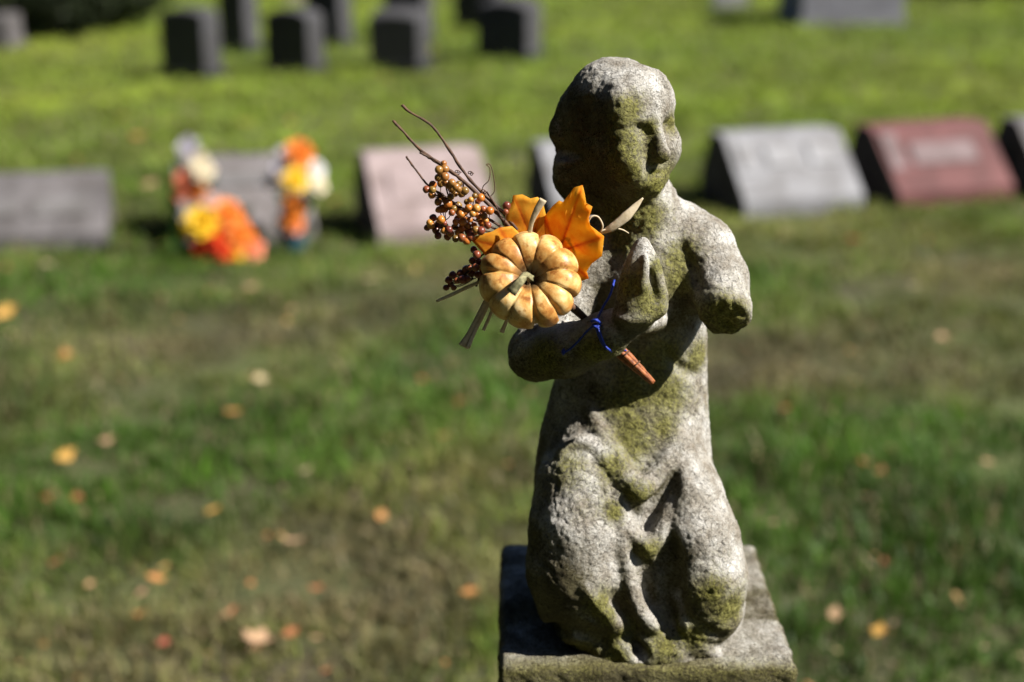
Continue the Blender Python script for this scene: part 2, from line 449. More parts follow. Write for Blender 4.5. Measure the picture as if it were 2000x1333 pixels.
def build_grass():
    m, nt, b = mat('grass_blades')
    a = getattr_node(nt, 'tint')
    nt.links.new(a.outputs['Color'], b.inputs['Base Color'])
    b.inputs['Roughness'].default_value = 0.55; b.inputs['Specular IOR Level'].default_value = 0.35
    t = nt.nodes.new('ShaderNodeBsdfTranslucent'); nt.links.new(a.outputs['Color'], t.inputs[0])
    ms = nt.nodes.new('ShaderNodeMixShader'); ms.inputs[0].default_value = 0.35
    nt.links.new(b.outputs[0], ms.inputs[1]); nt.links.new(t.outputs[0], ms.inputs[2])
    nt.links.new(ms.outputs[0], nt.nodes['Material Output'].inputs[0])
    # blades, thinning out with distance
    bands = [(0.3, 1.6, 2500), (1.6, 4.0, 5200), (4.0, 7.5, 3600), (7.5, 12, 1900), (12, 19, 1000), (19, 30, 260)]
    X, Y, H, Wd = [], [], [], []
    for y0, y1, dens in bands:
        hw = 0.8 * y1 + 2.2
        n = int(dens * (y1 - y0) * 2 * hw)
        x = rng.uniform(-hw, hw, n); y = rng.uniform(y0, y1, n)
        core_ = np.abs(x) < 0.44 * y + 0.7; keep = core_ | ((np.abs(x) < 0.8 * y + 2.2) & (rng.random(n) < .30))
        X.append(x[keep]); Y.append(y[keep])
        sc_ = 1 + 0.06 * max(0, y0 - 3)
        H.append(np.full(keep.sum(), 0.042 * (1 + 0.02 * y0))); Wd.append(np.where(core_, 1.0, 1.9)[keep] * 0.0032 * sc_ * (1.15 if y0 > 7 else 1))
    X, Y, H, Wd = map(np.concatenate, (X, Y, H, Wd)); n = len(X)
    P = np.stack([X, Y, np.zeros(n)], 1)
    # patches: 0 dry straw .. 1 lush green
    lush = 0.50 + 0.85 * fbm(P * 1.1 + 3.1, 4, 5) + 0.25 * fbm(P * 6.0, 2, 9)
    spots = [(380, 900, .9, .5), (150, 950, .8, .45), (850, 740, .7, .38), (1000, 800, .5, .3), (1700, 1050, 1.3, .7), (1900, 950, 1.1, .7), (1600, 1150, .9, .5), (1850, 1250, 1.0, .6), (1650, 880, .5, .5),
             (600, 1080, -0.44, .33), (700, 1200, -0.44, .3), (250, 1250, -0.44, .45), (500, 620, -0.28, .45), (100, 650, -0.22, .5), (700, 560, -0.28, .5), (1500, 720, -0.33, .5), (1750, 720, -.35, .5), (950, 1150, -0.22, .3), (1850, 560, -0.11, .5), (150, 560, .6, .5),
             (1700, 460, -0.17, .5), (950, 1280, .5, .2), (450, 1330, .3, .3)]
    for px, py, a_, r in spots:
        g = G(px, py); lush += a_ * np.exp(-((X - g[0]) ** 2 + ((Y - g[1]) * 0.8) ** 2) / (r * r * 0.5))
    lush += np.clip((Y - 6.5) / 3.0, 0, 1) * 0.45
    lush = np.clip(lush + rng.normal(0, 0.18, n), 0, 1)
    dry = np.array([0.190, 0.165, 0.075]); mid = np.array([0.145, 0.175, 0.036]); grn = np.array([0.070, 0.150, 0.016]); far = np.array([0.235, 0.310, 0.032])
    t_ = lush[:, None]
    colr = np.where(t_ < 0.5, dry + (mid - dry) * t_ * 2, mid + (grn - mid) * (t_ - 0.5) * 2)
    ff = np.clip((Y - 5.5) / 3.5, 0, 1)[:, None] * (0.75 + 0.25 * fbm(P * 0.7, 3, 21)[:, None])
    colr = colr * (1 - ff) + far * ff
    fy = fbm(P * np.array([0.5, 1.1, 1]), 3, 33)[:, None]
    colr = colr * (1 + 0.22 * fy * np.array([1.2, 0.6, 0.8]))
    colr *= (1 + 0.75 * np.clip(fbm(P * 6.0, 3, 61), -.85, 1))[:, None] * (1 + 0.40 * fbm(P * 2.2, 2, 66))[:, None]
    colr *= rng.uniform(0.55, 1.45, n)[:, None]
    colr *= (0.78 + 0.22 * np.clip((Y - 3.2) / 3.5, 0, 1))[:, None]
    dead = rng.random(n) < 0.08
    colr[dead] = np.array([0.26, 0.20, 0.11]) * rng.uniform(0.6, 1.2, dead.sum())[:, None]
    tn = fbm(P * 4.5, 3, 41) + .35 * fbm(P * 13, 2, 43)
    tuft = np.where(tn > .12, 1.0 + 2.2 * (tn - .12), 0.62 + .8 * np.clip(tn + .3, 0, .5)); tuft = np.clip(tuft, .35, 1.55)
    H[tn < -.42] *= .25
    H = H * rng.uniform(0.55, 1.3, n) * tuft * (0.75 + 0.35 * lush)
    th = rng.uniform(0, 2 * np.pi, n); lean = rng.uniform(0.15, 1.1, n) * H * (1.3 - 0.5 * lush); lt = th + rng.normal(np.pi / 2, 0.9, n)
    sx, sy = np.cos(th) * Wd, np.sin(th) * Wd
    lx, ly = np.cos(lt) * lean, np.sin(lt) * lean
    Z = np.zeros(n)
    v = np.empty((n, 5, 3), np.float32)
    v[:, 0] = np.stack([X - sx, Y - sy, Z - 0.003], 1); v[:, 1] = np.stack([X + sx, Y + sy, Z - 0.003], 1)
    v[:, 2] = np.stack([X + sx * .8 + lx * .35, Y + sy * .8 + ly * .35, H * .62], 1); v[:, 3] = np.stack([X - sx * .8 + lx * .35, Y - sy * .8 + ly * .35, H * .62], 1)
    v[:, 4] = np.stack([X + lx, Y + ly, H], 1)
    b0 = (np.arange(n) * 5)[:, None]
    q = np.concatenate([b0 + np.array([[0, 1, 2]]), b0 + np.array([[0, 2, 3]]), b0 + np.array([[3, 2, 4]])], 0)
    me = np_mesh('grass', v.reshape(-1, 3), q, False)
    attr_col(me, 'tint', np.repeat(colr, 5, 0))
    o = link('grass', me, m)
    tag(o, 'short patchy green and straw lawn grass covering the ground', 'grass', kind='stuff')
build_grass()

# ------------------------------------------------------------------ headstones
def granite(name, c1, c2, scale=60, rough=0.75, spec=0.3):
    m, nt, b = mat(name)
    n1 = noise(nt, 4, 5, 0.6); n2 = noise(nt, scale, 3, 0.7)
    a = mix(nt, 0.5, ramp(nt, n1.outputs[0], [(0.3, c1), (0.7, c2)]).outputs[0], ramp(nt, n2.outputs[0], [(0.35, c1), (0.65, c2)]).outputs[0])
    n3 = noise(nt, 7, 6, 0.7); st_ = ramp(nt, n3.outputs[0], [(0.38, (0.45, 0.42, 0.38)), (0.55, (1, 1, 1))]).outputs[0]
    a = mix(nt, 0.6, a, st_, 'MULTIPLY')
    nt.links.new(a, b.inputs['Base Color']); b.inputs['Roughness'].default_value = rough; b.inputs['Specular IOR Level'].default_value = spec
    bump(nt, b, n2.outputs[0], 0.4, 0.004)
    return m
GR = {
    'grey': granite('granite_grey', (0.107, 0.098, 0.098), (0.184, 0.167, 0.170)),
    'dim': granite('granite_dim_grey', (0.072, 0.069, 0.072), (0.158, 0.144, 0.147)),
    'pale': granite('granite_pale', (0.170, 0.170, 0.182), (0.237, 0.237, 0.250)),
    'pink': granite('granite_pink', (0.226, 0.173, 0.173), (0.323, 0.259, 0.255)),
    'red': granite('granite_red', (0.089, 0.029, 0.029), (0.149, 0.058, 0.056)),
    'frost': granite('frosted_rose', (0.136, 0.094, 0.097), (0.179, 0.133, 0.136)),
    'frostg': granite('frosted_grey', (0.220, 0.220, 0.232), (0.262, 0.262, 0.275)),
    'frostd': granite('frosted_dim', (0.111, 0.107, 0.109), (0.154, 0.146, 0.148)),
    'black': granite('granite_black', (0.012, 0.012, 0.014), (0.03, 0.03, 0.034), 80, 0.5, 0.4),
    'blue': granite('granite_blue_grey', (0.102, 0.102, 0.119), (0.170, 0.170, 0.191)),
    'ink': granite('granite_ink_blue', (0.018, 0.018, 0.024), (0.045, 0.045, 0.055), 80, 0.6, 0.3),
    'slate': granite('granite_slate', (0.035, 0.035, 0.038), (0.085, 0.083, 0.088), 60, 0.8, 0.2),
    'shade_end': granite('granite_shade_end', (0.035, 0.031, 0.030), (0.13, 0.12, 0.118), 25, 0.95, 0.1),
}
ROW_A = math.atan2(0.60, 3.3)
def slab_profile(prof, w, seed, rough=0.006, arch=0.0):
    """extrude a side profile (y,z) along x in several slices with uneven ends"""
    r = random.Random(seed); bm = bmesh.new(); rings = []
    xs = [-w / 2, -w / 2 + 0.02, -w / 4, 0, w / 4, w / 2 - 0.02, w / 2]
    for i, x in enumerate(xs):
        e = i in (0, len(xs) - 1)
        rings.append([bm.verts.new((x + (r.uniform(-rough, rough) if e else 0), y * (0.97 if e else 1), max(z * (0.985 if e else 1) * (1 - (arch * (2 * x / w) ** 2 if z > .3 else 0)), -0.03))) for y, z in prof])
    k = len(prof)
    for a, b_ in zip(rings[:-1], rings[1:]):
        for j in range(k): bm.faces.new((a[j], a[(j + 1) % k], b_[(j + 1) % k], b_[j]))
    bm.faces.new(rings[0][::-1]); bm.faces.new(rings[-1])
    bmesh.ops.recalc_face_normals(bm, faces=bm.faces)
    return bm
def bm_mesh(name, bm, smooth=False):
    me = bpy.data.meshes.new(name); bm.to_mesh(me); bm.free()
    me.polygons.foreach_set('use_smooth', [smooth] * len(me.polygons)); return me
def boxbm(x0, x1, y0, y1, z0, z1, bev=0.0):
    bm = bmesh.new(); bmesh.ops.create_cube(bm, size=1)
    for v in bm.verts: v.co = ((x0 + x1) / 2 + v.co.x * (x1 - x0), (y0 + y1) / 2 + v.co.y * (y1 - y0), (z0 + z1) / 2 + v.co.z * (z1 - z0))
    if bev: bmesh.ops.bevel(bm, geom=list(bm.edges), offset=bev, segments=2, affect='EDGES')
    return bm
def child(name, bm, m, root):
    me = bm_mesh(name, bm); me.materials.append(m)
    o = bpy.data.objects.new(name, me); col.objects.link(o); o.parent = root; return o
def slant(pxl, pxr, pyl, pyr, ytop, kind, label, seed, panels=(), depth=0.50, nose=0.08, lean=0.54):
    """slant faced headstone: front bottom edge runs from pixel (pxl,pyl) to (pxr,pyr)"""
    A, B = G(pxl, pyl), G(pxr, pyr); c = (A + B) / 2; w = np.linalg.norm(B - A); a = math.atan2(B[1] - A[1], B[0] - A[0])
    root = empty('slant_headstone', (c[0], c[1], 0), a)
    yt = lean * depth
    pxm = (pxl + pxr) / 2
    h = W(pxm, ytop + 2, c[1] + depth * .62)[2]
    prof = [(0, -0.03), (0.0, nose), (yt, h - 0.012), (yt + 0.015, h), (yt + 0.15, h - 0.006), (depth * .96, h * .55), (depth, h * .4), (depth, -0.03)]
    bm = slab_profile(prof, w, seed)
    bmesh.ops.bevel(bm, geom=list(bm.edges), offset=0.004, segments=1, affect='EDGES')
    bm.normal_update()
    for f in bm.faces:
        if abs(f.normal.x) > .6 or f.normal.y > .3: f.material_index = 1  # ends and back get darker granite, painting their shade in
    so = child('stone_body', bm, GR[kind], root); so.data.materials.append(GR['shade_end'])
    # slanted face frame: from (0,nose) to (yt,h)
    L = math.hypot(yt, h - nose); ty, tz = yt / L, (h - nose) / L
    for (u0, u1, v0, v1, mk) in panels:
        bm = boxbm(u0 * w, u1 * w, v0 * L, v1 * L, -0.004, 0.005, 0.0015)
        for v in bm.verts:
            x, s_, n_ = v.co; v.co = (x, s_ * ty - n_ * tz, nose + s_ * tz + n_ * ty)
        child('inscription_panel', bm, GR[mk], root)
    tag(root, label, 'headstone', 'slant headstones in the near row')
    return root, (c, a, w, h, yt, nose)
M1 = slant(-80, 214, 503, 488, 340, 'dim', 'dim grey slant headstone cut off by the left edge of the photo', 1, [(-.02, .36, .30, .62, 'frostd'), (-.40, -.10, .35, .58, 'frostd')])
M2 = slant(352, 618, 494, 479, 305, 'grey', 'grey slant headstone with flower bouquets standing in front of it', 2, [(-.3, .3, .62, .8, 'frostd')])
M3 = slant(740, 972, 486, 468, 290, 'pink', 'pale pinkish slant headstone behind the berry twigs', 3, [(-.34, .34, .35, .75, 'pink')])
M4 = slant(1090, 1290, 462, 447, 272, 'pale', 'pale grey slant headstone mostly hidden behind the kneeling statue', 4)
M5 = slant(1452, 1686, 430, 412, 252, 'pale', 'pale blue-grey slant headstone just right of the statue head', 5, [(-.20, .04, .50, .78, 'frostg'), (.16, .40, .5, .80, 'frostg'), (-.42, -.30, .42, .88, 'frostg')])
M6 = slant(1752, 1978, 412, 392, 236, 'red', 'red granite slant headstone with a frosted rose panel', 6, [(-.26, .30, .40, .72, 'frost'), (-.46, -.34, .35, .9, 'frost')])
M7 = slant(2040, 2290, 398, 378, 222, 'dim', 'dark headstone just showing at the right edge beside the red one', 7)

def upright(pxl, pxr, py, ytop, dep, rot, kind, label, seed, side='black', slope=0.0, base=True):
    A = G((pxl + pxr) / 2, py); w = (pxr - pxl) * unit((pxl + pxr) / 2, py, A[1]); h = W((pxl + pxr) / 2, ytop, A[1])[2] if ytop is not None else 0.85
    root = empty('upright_headstone', (A[0], A[1], 0), rot)
    prof = [(0, 0.07), (0.0, h - slope - 0.015), (0.012, h - slope), (dep * .5, h), (dep - 0.01, h - slope * .3), (dep, h - slope * .3 - 0.015), (dep, 0.07)]
    bm = slab_profile(prof, w, seed, 0.008, (0, .10, 0, .06)[seed % 4]); bmesh.ops.bevel(bm, geom=list(bm.edges), offset=0.004, segments=1, affect='EDGES')
    bm.normal_update()
    for f in bm.faces:
        if f.normal.z > .5 or abs(f.normal.x) > .7: f.material_index = 1
    so = child('stone_body', bm, GR[kind], root); so.data.materials.append(GR['slate' if kind in ('black', 'ink') else kind])
    bm = boxbm(-w / 2 - 0.03, w / 2 + 0.03, -0.03, dep + 0.03, -0.03, 0.073, 0.008)
    child('base_slab', bm, GR['black' if kind in ('black', 'ink') else kind], root)
    tag(root, label, 'headstone', 'upright headstones in the far rows')
    return root
R = math.radians
upright(312, 408, 158, 18, 0.26, R(-20), 'black', 'black upright headstone standing leftmost in the far row', 11)
upright(428, 484, 106, -40, 0.26, R(-20), 'black', 'tall black headstone half hidden behind the leftmost far one', 12)
upright(516, 610, 149, 18, 0.28, R(-20), 'black', 'black upright headstone second from left in the far row', 13)
upright(596, 668, 94, -45, 0.28, R(-20), 'ink', 'dark grey headstone peeking out behind the second far one', 14)
upright(720, 818, 143, 16, 0.34, R(-14), 'black', 'black upright headstone with sloping lighter top, third in the far row', 15, slope=0.05)
upright(750, 830, 84, -50, 0.3, R(-16), 'ink', 'dark grey headstone rising behind the third far one', 16)
upright(926, 1034, 122, -4, 0.34, R(-22), 'ink', 'blue-black upright headstone, rightmost of the far left row, nearest the statue head', 17, slope=0.03)
upright(885, 970, 62, -60, 0.3, R(-18), 'black', 'dark headstone behind the rightmost one of the far left row', 18)
upright(1560, 1770, 52, -120, 0.75, R(9), 'blue', 'wide blue-grey headstone with dark side at the top right', 19)
upright(-60, 20, 98, 30, 0.3, R(-8), 'dim', 'grey little headstone at the left edge below the dark shrubs', 20)
upright(1395, 1460, 18, -14, 0.2, R(3), 'pale', 'small far pale headstone left of the wide blue-grey one', 21)
upright(560, 640, 8, -30, 0.2, R(5), 'pink', 'far tan headstone above the second black headstone', 22)

# ------------------------------------------------------------------ shrubs at the top left, dark and evergreen
def shrub(px, py, hgt, rad, label, seed, tint):
    r = np.random.default_rng(seed); g = G(px, py)
    root = empty('evergreen_shrub', (g[0], g[1], 0))
    n = 9000
    u = r.normal(size=(n, 3)); u /= np.linalg.norm(u, axis=1)[:, None]
    lob = 1 + 0.22 * fbm(u * 2.2 + seed, 3, seed)
    rr = (0.55 + 0.45 * r.random(n) ** 0.5) * lob
    C = u * rr[:, None] * np.array([rad, rad * 0.9, hgt * 0.5]) + np.array([0, 0, hgt * 0.52]); C[:, 2] = np.maximum(C[:, 2], 0.05)
    a = r.normal(size=(n, 3)); a /= np.linalg.norm(a, axis=1)[:, None]; b_ = np.cross(a, u); b_ /= np.linalg.norm(b_, axis=1)[:, None] + 1e-9
    s = r.uniform(0.02, 0.045, n)[:, None]
    v = np.stack([C - a * s, C + b_ * s * .5, C + a * s, C - b_ * s * .5], 1).reshape(-1, 3)
    me = np_mesh('crown', v, np.arange(n * 4).reshape(n, 4), False); me.materials.append(tint)
    o = bpy.data.objects.new('crown', me); col.objects.link(o); o.parent = root
    tv, tf = merge([tube([(0, 0, -0.03), (0.03 * math.cos(k), 0.03 * math.sin(k), hgt * .2), (rad * .45 * math.cos(k), rad * .45 * math.sin(k), hgt * .62)], [0.045, 0.03, 0.012]) for k in (0.3, 1.7, 2.9, 4.2, 5.4)])
    me = pymesh('trunk', tv, tf); me.materials.append(bark); o = bpy.data.objects.new('trunk', me); col.objects.link(o); o.parent = root
    tag(root, label, 'shrub', 'dark evergreen shrubs at the back')
bark = simple('bark', (0.05, 0.035, 0.025), (0.10, 0.08, 0.06), 20, 0.9)
ever = simple('evergreen_leaves', (0.010, 0.016, 0.007), (0.028, 0.038, 0.014), 6, 0.6, spec=0.2)
shrub(-30, 78, 1.5, 0.95, 'dark evergreen shrub at the far top left corner', 5, ever)
shrub(110, 74, 1.3, 0.8, 'dark evergreen shrub second from the top left corner', 6, ever)
shrub(225, 58, 1.2, 0.75, 'low dark evergreen shrub nearest the leftmost black headstone', 8, ever)
shrub(1860, -6, 1.2, 0.9, 'dark shrub behind the wide blue-grey headstone, top right', 9, ever)
shrub(2020, -8, 1.2, 0.9, 'dark shrub at the top right corner', 10, ever)

# ------------------------------------------------------------------ fallen leaves
def leaf_outline(lobes=5, seed=0):
    r = random.Random(seed); pts = []
    tips = [(-0.62, 0.12, .55), (-0.72, 0.55, .9), (0.0, 1.0, 1.0), (0.72, 0.55, .9), (0.62, 0.12, .55)]
    pts = [(0.0, -0.05)]
    seq = [(0.28, 0.02), (0.58, 0.06), (0.50, 0.20), (0.52, 0.30), (0.86, 0.50), (0.62, 0.56), (0.60, 0.70), (0.36, 0.60), (0.28, 0.66), (0.32, 0.86), (0.16, 0.88), (0.0, 1.15)]
    pts += seq; pts += [(-x, y) for x, y in seq[:-1][::-1]]
    return [(x + r.uniform(-.03, .03), y - 0.45 + r.uniform(-.03, .03)) for x, y in pts]
def dry_leaf_mesh(seed):
    r = random.Random(seed); o = leaf_outline(5, seed)
    n = len(o); V = [(0, 0, 0)]; ring2 = []
    def z(x, y): return 0.22 * (x * x + 0.7 * y * y) * (1 + 0.5 * math.sin(3 * x + seed)) + 0.06 * math.sin(5 * y + seed * 2)
    for x, y in o: V.append((x * .5, y * .5, z(x * .5, y * .5)))
    for x, y in o: V.append((x, y, z(x, y)))
    fs = []
    for i in range(n):
        j = (i + 1) % n
        fs.append((0, 1 + i, 1 + j)); fs.append((1 + i, 1 + n + i, 1 + n + j, 1 + j))
    t, tf = tube([(0, -0.48, 0.05), (0.05, -0.75, 0.08), (0.02, -1.05, 0.02)], [0.025, 0.02, 0.025], 5, sub=3)
    V2, F2 = merge([(V, fs), (t, tf)])
    return pymesh('fallen_leaf', V2, F2)
LEAFM = {
    'orange': simple('leaf_orange', (0.50, 0.20, 0.06), (0.62, 0.32, 0.12), 60, 0.55, trans=0.3),
    'gold': simple('leaf_gold', (0.58, 0.30, 0.06), (0.66, 0.40, 0.12), 60, 0.55, trans=0.3),
    'rust': simple('leaf_rust', (0.34, 0.12, 0.05), (0.44, 0.18, 0.08), 60, 0.6, trans=0.25),
    'red': simple('leaf_red', (0.46, 0.08, 0.06), (0.54, 0.15, 0.10), 60, 0.55, trans=0.3),
    'tan': simple('leaf_tan', (0.46, 0.27, 0.15), (0.60, 0.40, 0.25), 60, 0.6, trans=0.25),
    'pale': simple('leaf_pale', (0.55, 0.44, 0.24), (0.66, 0.54, 0.34), 60, 0.6, trans=0.25),
}
leaf_meshes = {}
def fallen(px, py, size, c, label, seed):
    key = (seed % 3, c)
    if key not in leaf_meshes:
        me = dry_leaf_mesh(seed % 3 + 3); me.materials.append(LEAFM[c]); leaf_meshes[key] = me
    r = random.Random(seed * 13 + 1)
    z = 0.036; g = G(px, py, z); s = size * unit(px, py, g[1]) * 0.56
    o = bpy.data.objects.new('fallen_leaf', leaf_meshes[key]); col.objects.link(o)
    o.location = (g[0], g[1], z + 0.004); o.scale = (s, s, s)
    o.rotation_euler = (r.uniform(-.35, .35), r.uniform(-.35, .35), r.uniform(0, 6.28))
    tag(o, label, 'leaf', 'fallen autumn leaves on the lawn')
FL = [
    (128, 893, 52, 'gold', 'golden fallen leaf at the left on the darker green grass'),
    (505, 1248, 78, 'tan', 'big tan fallen leaf at the bottom, largest one on the lawn'),
    (305, 1132, 44, 'orange', 'orange fallen leaf above the lower left corner'),
    (274, 1202, 42, 'orange', 'orange fallen leaf straight below the other orange one, lower left'),
    (110, 1100, 40, 'rust', 'rust-pink fallen leaf in the green grass at the left edge'),
    (415, 1000, 40, 'gold', 'small golden fallen leaf left of centre in green grass'),
    (210, 863, 38, 'tan', 'tan fallen leaf just right of the golden one'),
    (322, 1258, 42, 'red', 'dark red fallen leaf near the bottom left'),
    (568, 1238, 40, 'rust', 'rust fallen leaf touching the big tan leaf on its right'),
    (615, 1248, 30, 'tan', 'small tan fallen leaf two leaves right of the big tan one'),
    (620, 1152, 42, 'rust', 'rust-pink fallen leaf on bare patch left of the plinth'),
    (918, 1158, 40, 'orange', 'orange fallen leaf beside the left side of the plinth'),
    (598, 920, 38, 'pale', 'pale straw fallen leaf in the middle of the left lawn'),
    (758, 858, 40, 'tan', 'pale tan fallen leaf left of the statue waist'),
    (898, 786, 42, 'rust', 'brown fallen leaf just left of the statue elbow'),
    (870, 852, 36, 'rust', 'rust fallen leaf below the brown one, left of the statue'),
    (508, 742, 40, 'pale', 'pale yellow fallen leaf in the left middle lawn'),
    (455, 806, 38, 'orange', 'faint orange fallen leaf left of the bright green patch'),
    (128, 696, 44, 'orange', 'orange fallen leaf on the dry grass at the left'),
    (232, 740, 34, 'rust', 'rust fallen leaf right of and below the orange one on dry grass'),
    (724, 547, 42, 'pale', 'pale fallen leaf below the pinkish headstone'),
    (490, 562, 36, 'tan', 'tan fallen leaf below the bouquets'),
    (570, 606, 36, 'tan', 'tan fallen leaf on dry grass below the grey bouquet headstone'),
    (212, 630, 40, 'rust', 'rust fallen leaf below the gap between the left headstones'),
    (95, 520, 40, 'pale', 'pale fallen leaf right in front of the dim grey headstone'),
    (10, 612, 54, 'gold', 'golden-brown fallen leaf at the extreme left edge'),
    (95, 972, 34, 'rust', 'dull rust fallen leaf below the golden left leaf, leftmost of a pair'),
    (150, 975, 34, 'rust', 'dull rust fallen leaf below the golden left leaf, right one of a pair'),
    (745, 1010, 36, 'orange', 'small orange fallen leaf left of the statue thigh'),
    (278, 1160, 32, 'tan', 'small tan fallen leaf between the two orange lower left leaves'),
    (575, 1058, 60, 'tan', 'wide dull tan fallen leaf on the dry patch'),
    (1632, 1203, 48, 'tan', 'tan fallen leaf right of the plinth'),
    (1716, 1235, 48, 'gold', 'golden fallen leaf farthest right near the bottom'),
    (1670, 470, 46, 'red', 'red fallen leaf in front of the red headstone'),
    (1790, 560, 34, 'pale', 'pale yellow fallen leaf below the red headstone'),
    (1840, 660, 36, 'tan', 'pale tan fallen leaf on dry grass at the right'),
    (1690, 905, 34, 'rust', 'dim rust fallen leaf in the right green grass'),
    (1928, 905, 34, 'tan', 'dim tan fallen leaf near the right edge'),
    (1535, 800, 36, 'rust', 'dim rust fallen leaf right of the statue hip'),
    (240, 232, 40, 'gold', 'yellow fallen leaf on the far lawn above the dim headstone'),
    (270, 268, 38, 'rust', 'rust fallen leaf just below the yellow one on the far lawn'),
    (655, 395, 44, 'gold', 'yellow fallen leaf between the bouquets and the pinkish headstone'),
    (1015, 240, 40, 'pale', 'pale fallen leaf on the far lawn left of the statue head'),
    (925, 105, 42, 'pale', 'pale fallen leaf in front of the far blue-black headstone'),
    (295, 360, 44, 'tan', 'tan fallen leaf between the two left headstones'),
    (480, 240, 40, 'gold', 'dull gold fallen leaf above the bouquets'),
]
for i, a in enumerate(FL): fallen(*a, i + 1)
def litter():
    n = 900; r = np.random.default_rng(77)
    Y = 1.9 + 11 * r.random(n) ** 1.4; X = r.uniform(-1, 1, n) * (0.42 * Y + .6); keep = fbm(np.stack([X, Y, 0 * X], 1) * 1.3, 2, 90) > -.25; X, Y = X[keep], Y[keep]; n = len(X)
    a = r.uniform(0, 6.28, n); L_ = r.uniform(.006, .017, n); wd = L_ * r.uniform(.35, .7, n); z = r.uniform(.02, .038, n); t = r.normal(0, .35, (n, 2)); cu = r.uniform(.1, .5, n)
    v = []
    for u, w_, zz in ((-1, 0, .0), (-.3, .8, 1), (.35, .7, 1), (1, 0, .3), (.35, -.7, 1), (-.3, -.8, 1)):
        x = u * L_; y = w_ * wd; v.append(np.stack([X + x * np.cos(a) - y * np.sin(a), Y + x * np.sin(a) + y * np.cos(a), z + t[:, 0] * x + t[:, 1] * y + zz * cu * L_ * .3], 1))
    v = np.stack(v, 1).reshape(-1, 3); b0 = (np.arange(n) * 6)[:, None]
    me = np_mesh('leaf_litter', v, np.concatenate([b0 + np.array([[0, 5, 4, 3]]), b0 + np.array([[0, 3, 2, 1]])], 0))
    pal = np.array([(.42, .24, .12), (.50, .20, .07), (.55, .40, .22), (.36, .13, .06), (.52, .32, .10), (.30, .20, .12)])
    attr_col(me, 'tint', np.repeat(pal[r.integers(0, 6, n)] * r.uniform(.6, 1.15, n)[:, None], 6, 0))
    m, nt, b = mat('litter'); nt.links.new(getattr_node(nt, 'tint').outputs['Color'], b.inputs['Base Color']); b.inputs['Roughness'].default_value = .7
    tag(link('leaf_litter', me, m), 'small dry leaf scraps scattered through the lawn', 'leaf litter', kind='stuff')
litter()

# ------------------------------------------------------------------ bouquets in front of the second headstone
PET = {k: simple('petal_' + k, c1, c2, 40, 0.5, trans=0.35) for k, (c1, c2) in {
    'orange': ((0.75, 0.18, 0.02), (0.85, 0.32, 0.05)), 'yellow': ((0.80, 0.50, 0.01), (0.85, 0.60, 0.05)), 'red': ((0.72, 0.03, 0.01), (0.80, 0.10, 0.02)),
    'cream': ((0.80, 0.70, 0.48), (0.85, 0.78, 0.62)), 'white': ((0.75, 0.74, 0.74), (0.82, 0.81, 0.82)), 'lilac': ((0.62, 0.58, 0.66), (0.72, 0.69, 0.76)),
    'coral': ((0.80, 0.20, 0.10), (0.85, 0.33, 0.18)), 'peach': ((0.82, 0.45, 0.15), (0.86, 0.55, 0.25)), 'pink': ((0.70, 0.45, 0.40), (0.78, 0.58, 0.52))}.items()}
green = simple('bouquet_leaves', (0.03, 0.10, 0.02), (0.08, 0.20, 0.05), 40, 0.5, trans=0.2)
teal = simple('vase_glaze', (0.01, 0.035, 0.05), (0.02, 0.06, 0.08), 10, 0.25, spec=0.5)
bloom_cache = {}
def bloom_mesh(c, rings=3, petals=8):
    if c in bloom_cache: return bloom_cache[c]
    parts = []; r = random.Random(len(bloom_cache))
    for k in range(rings):
        el = 0.15 + 0.5 * k; ln = 1.0 - 0.22 * k
        for i in range(petals - k):
            th = 2 * math.pi * (i + 0.5 * k) / (petals - k) + r.uniform(-.1, .1); e = el + r.uniform(-.12, .12)
            w = 0.36
            loc = [(0, 0, 0), (-w * .8, ln * .45, .06), (w * .8, ln * .45, .06), (-w * .7, ln * .8, .02), (w * .7, ln * .8, .02), (0, ln, -.06), (0, ln * .5, -.03)]
            V = []
            for x, y, z in loc:
                y2 = y * math.cos(e) - z * math.sin(e); z2 = y * math.sin(e) + z * math.cos(e)
                V.append((x * math.cos(th) - y2 * math.sin(th), x * math.sin(th) + y2 * math.cos(th), z2))
            parts.append((V, [(0, 2, 6), (0, 6, 1), (6, 2, 4), (6, 4, 5), (6, 5, 3), (6, 3, 1)]))
    me = pymesh('bloom', *merge(parts)); me.materials.append(PET[c]); bloom_cache[c] = me
    return me
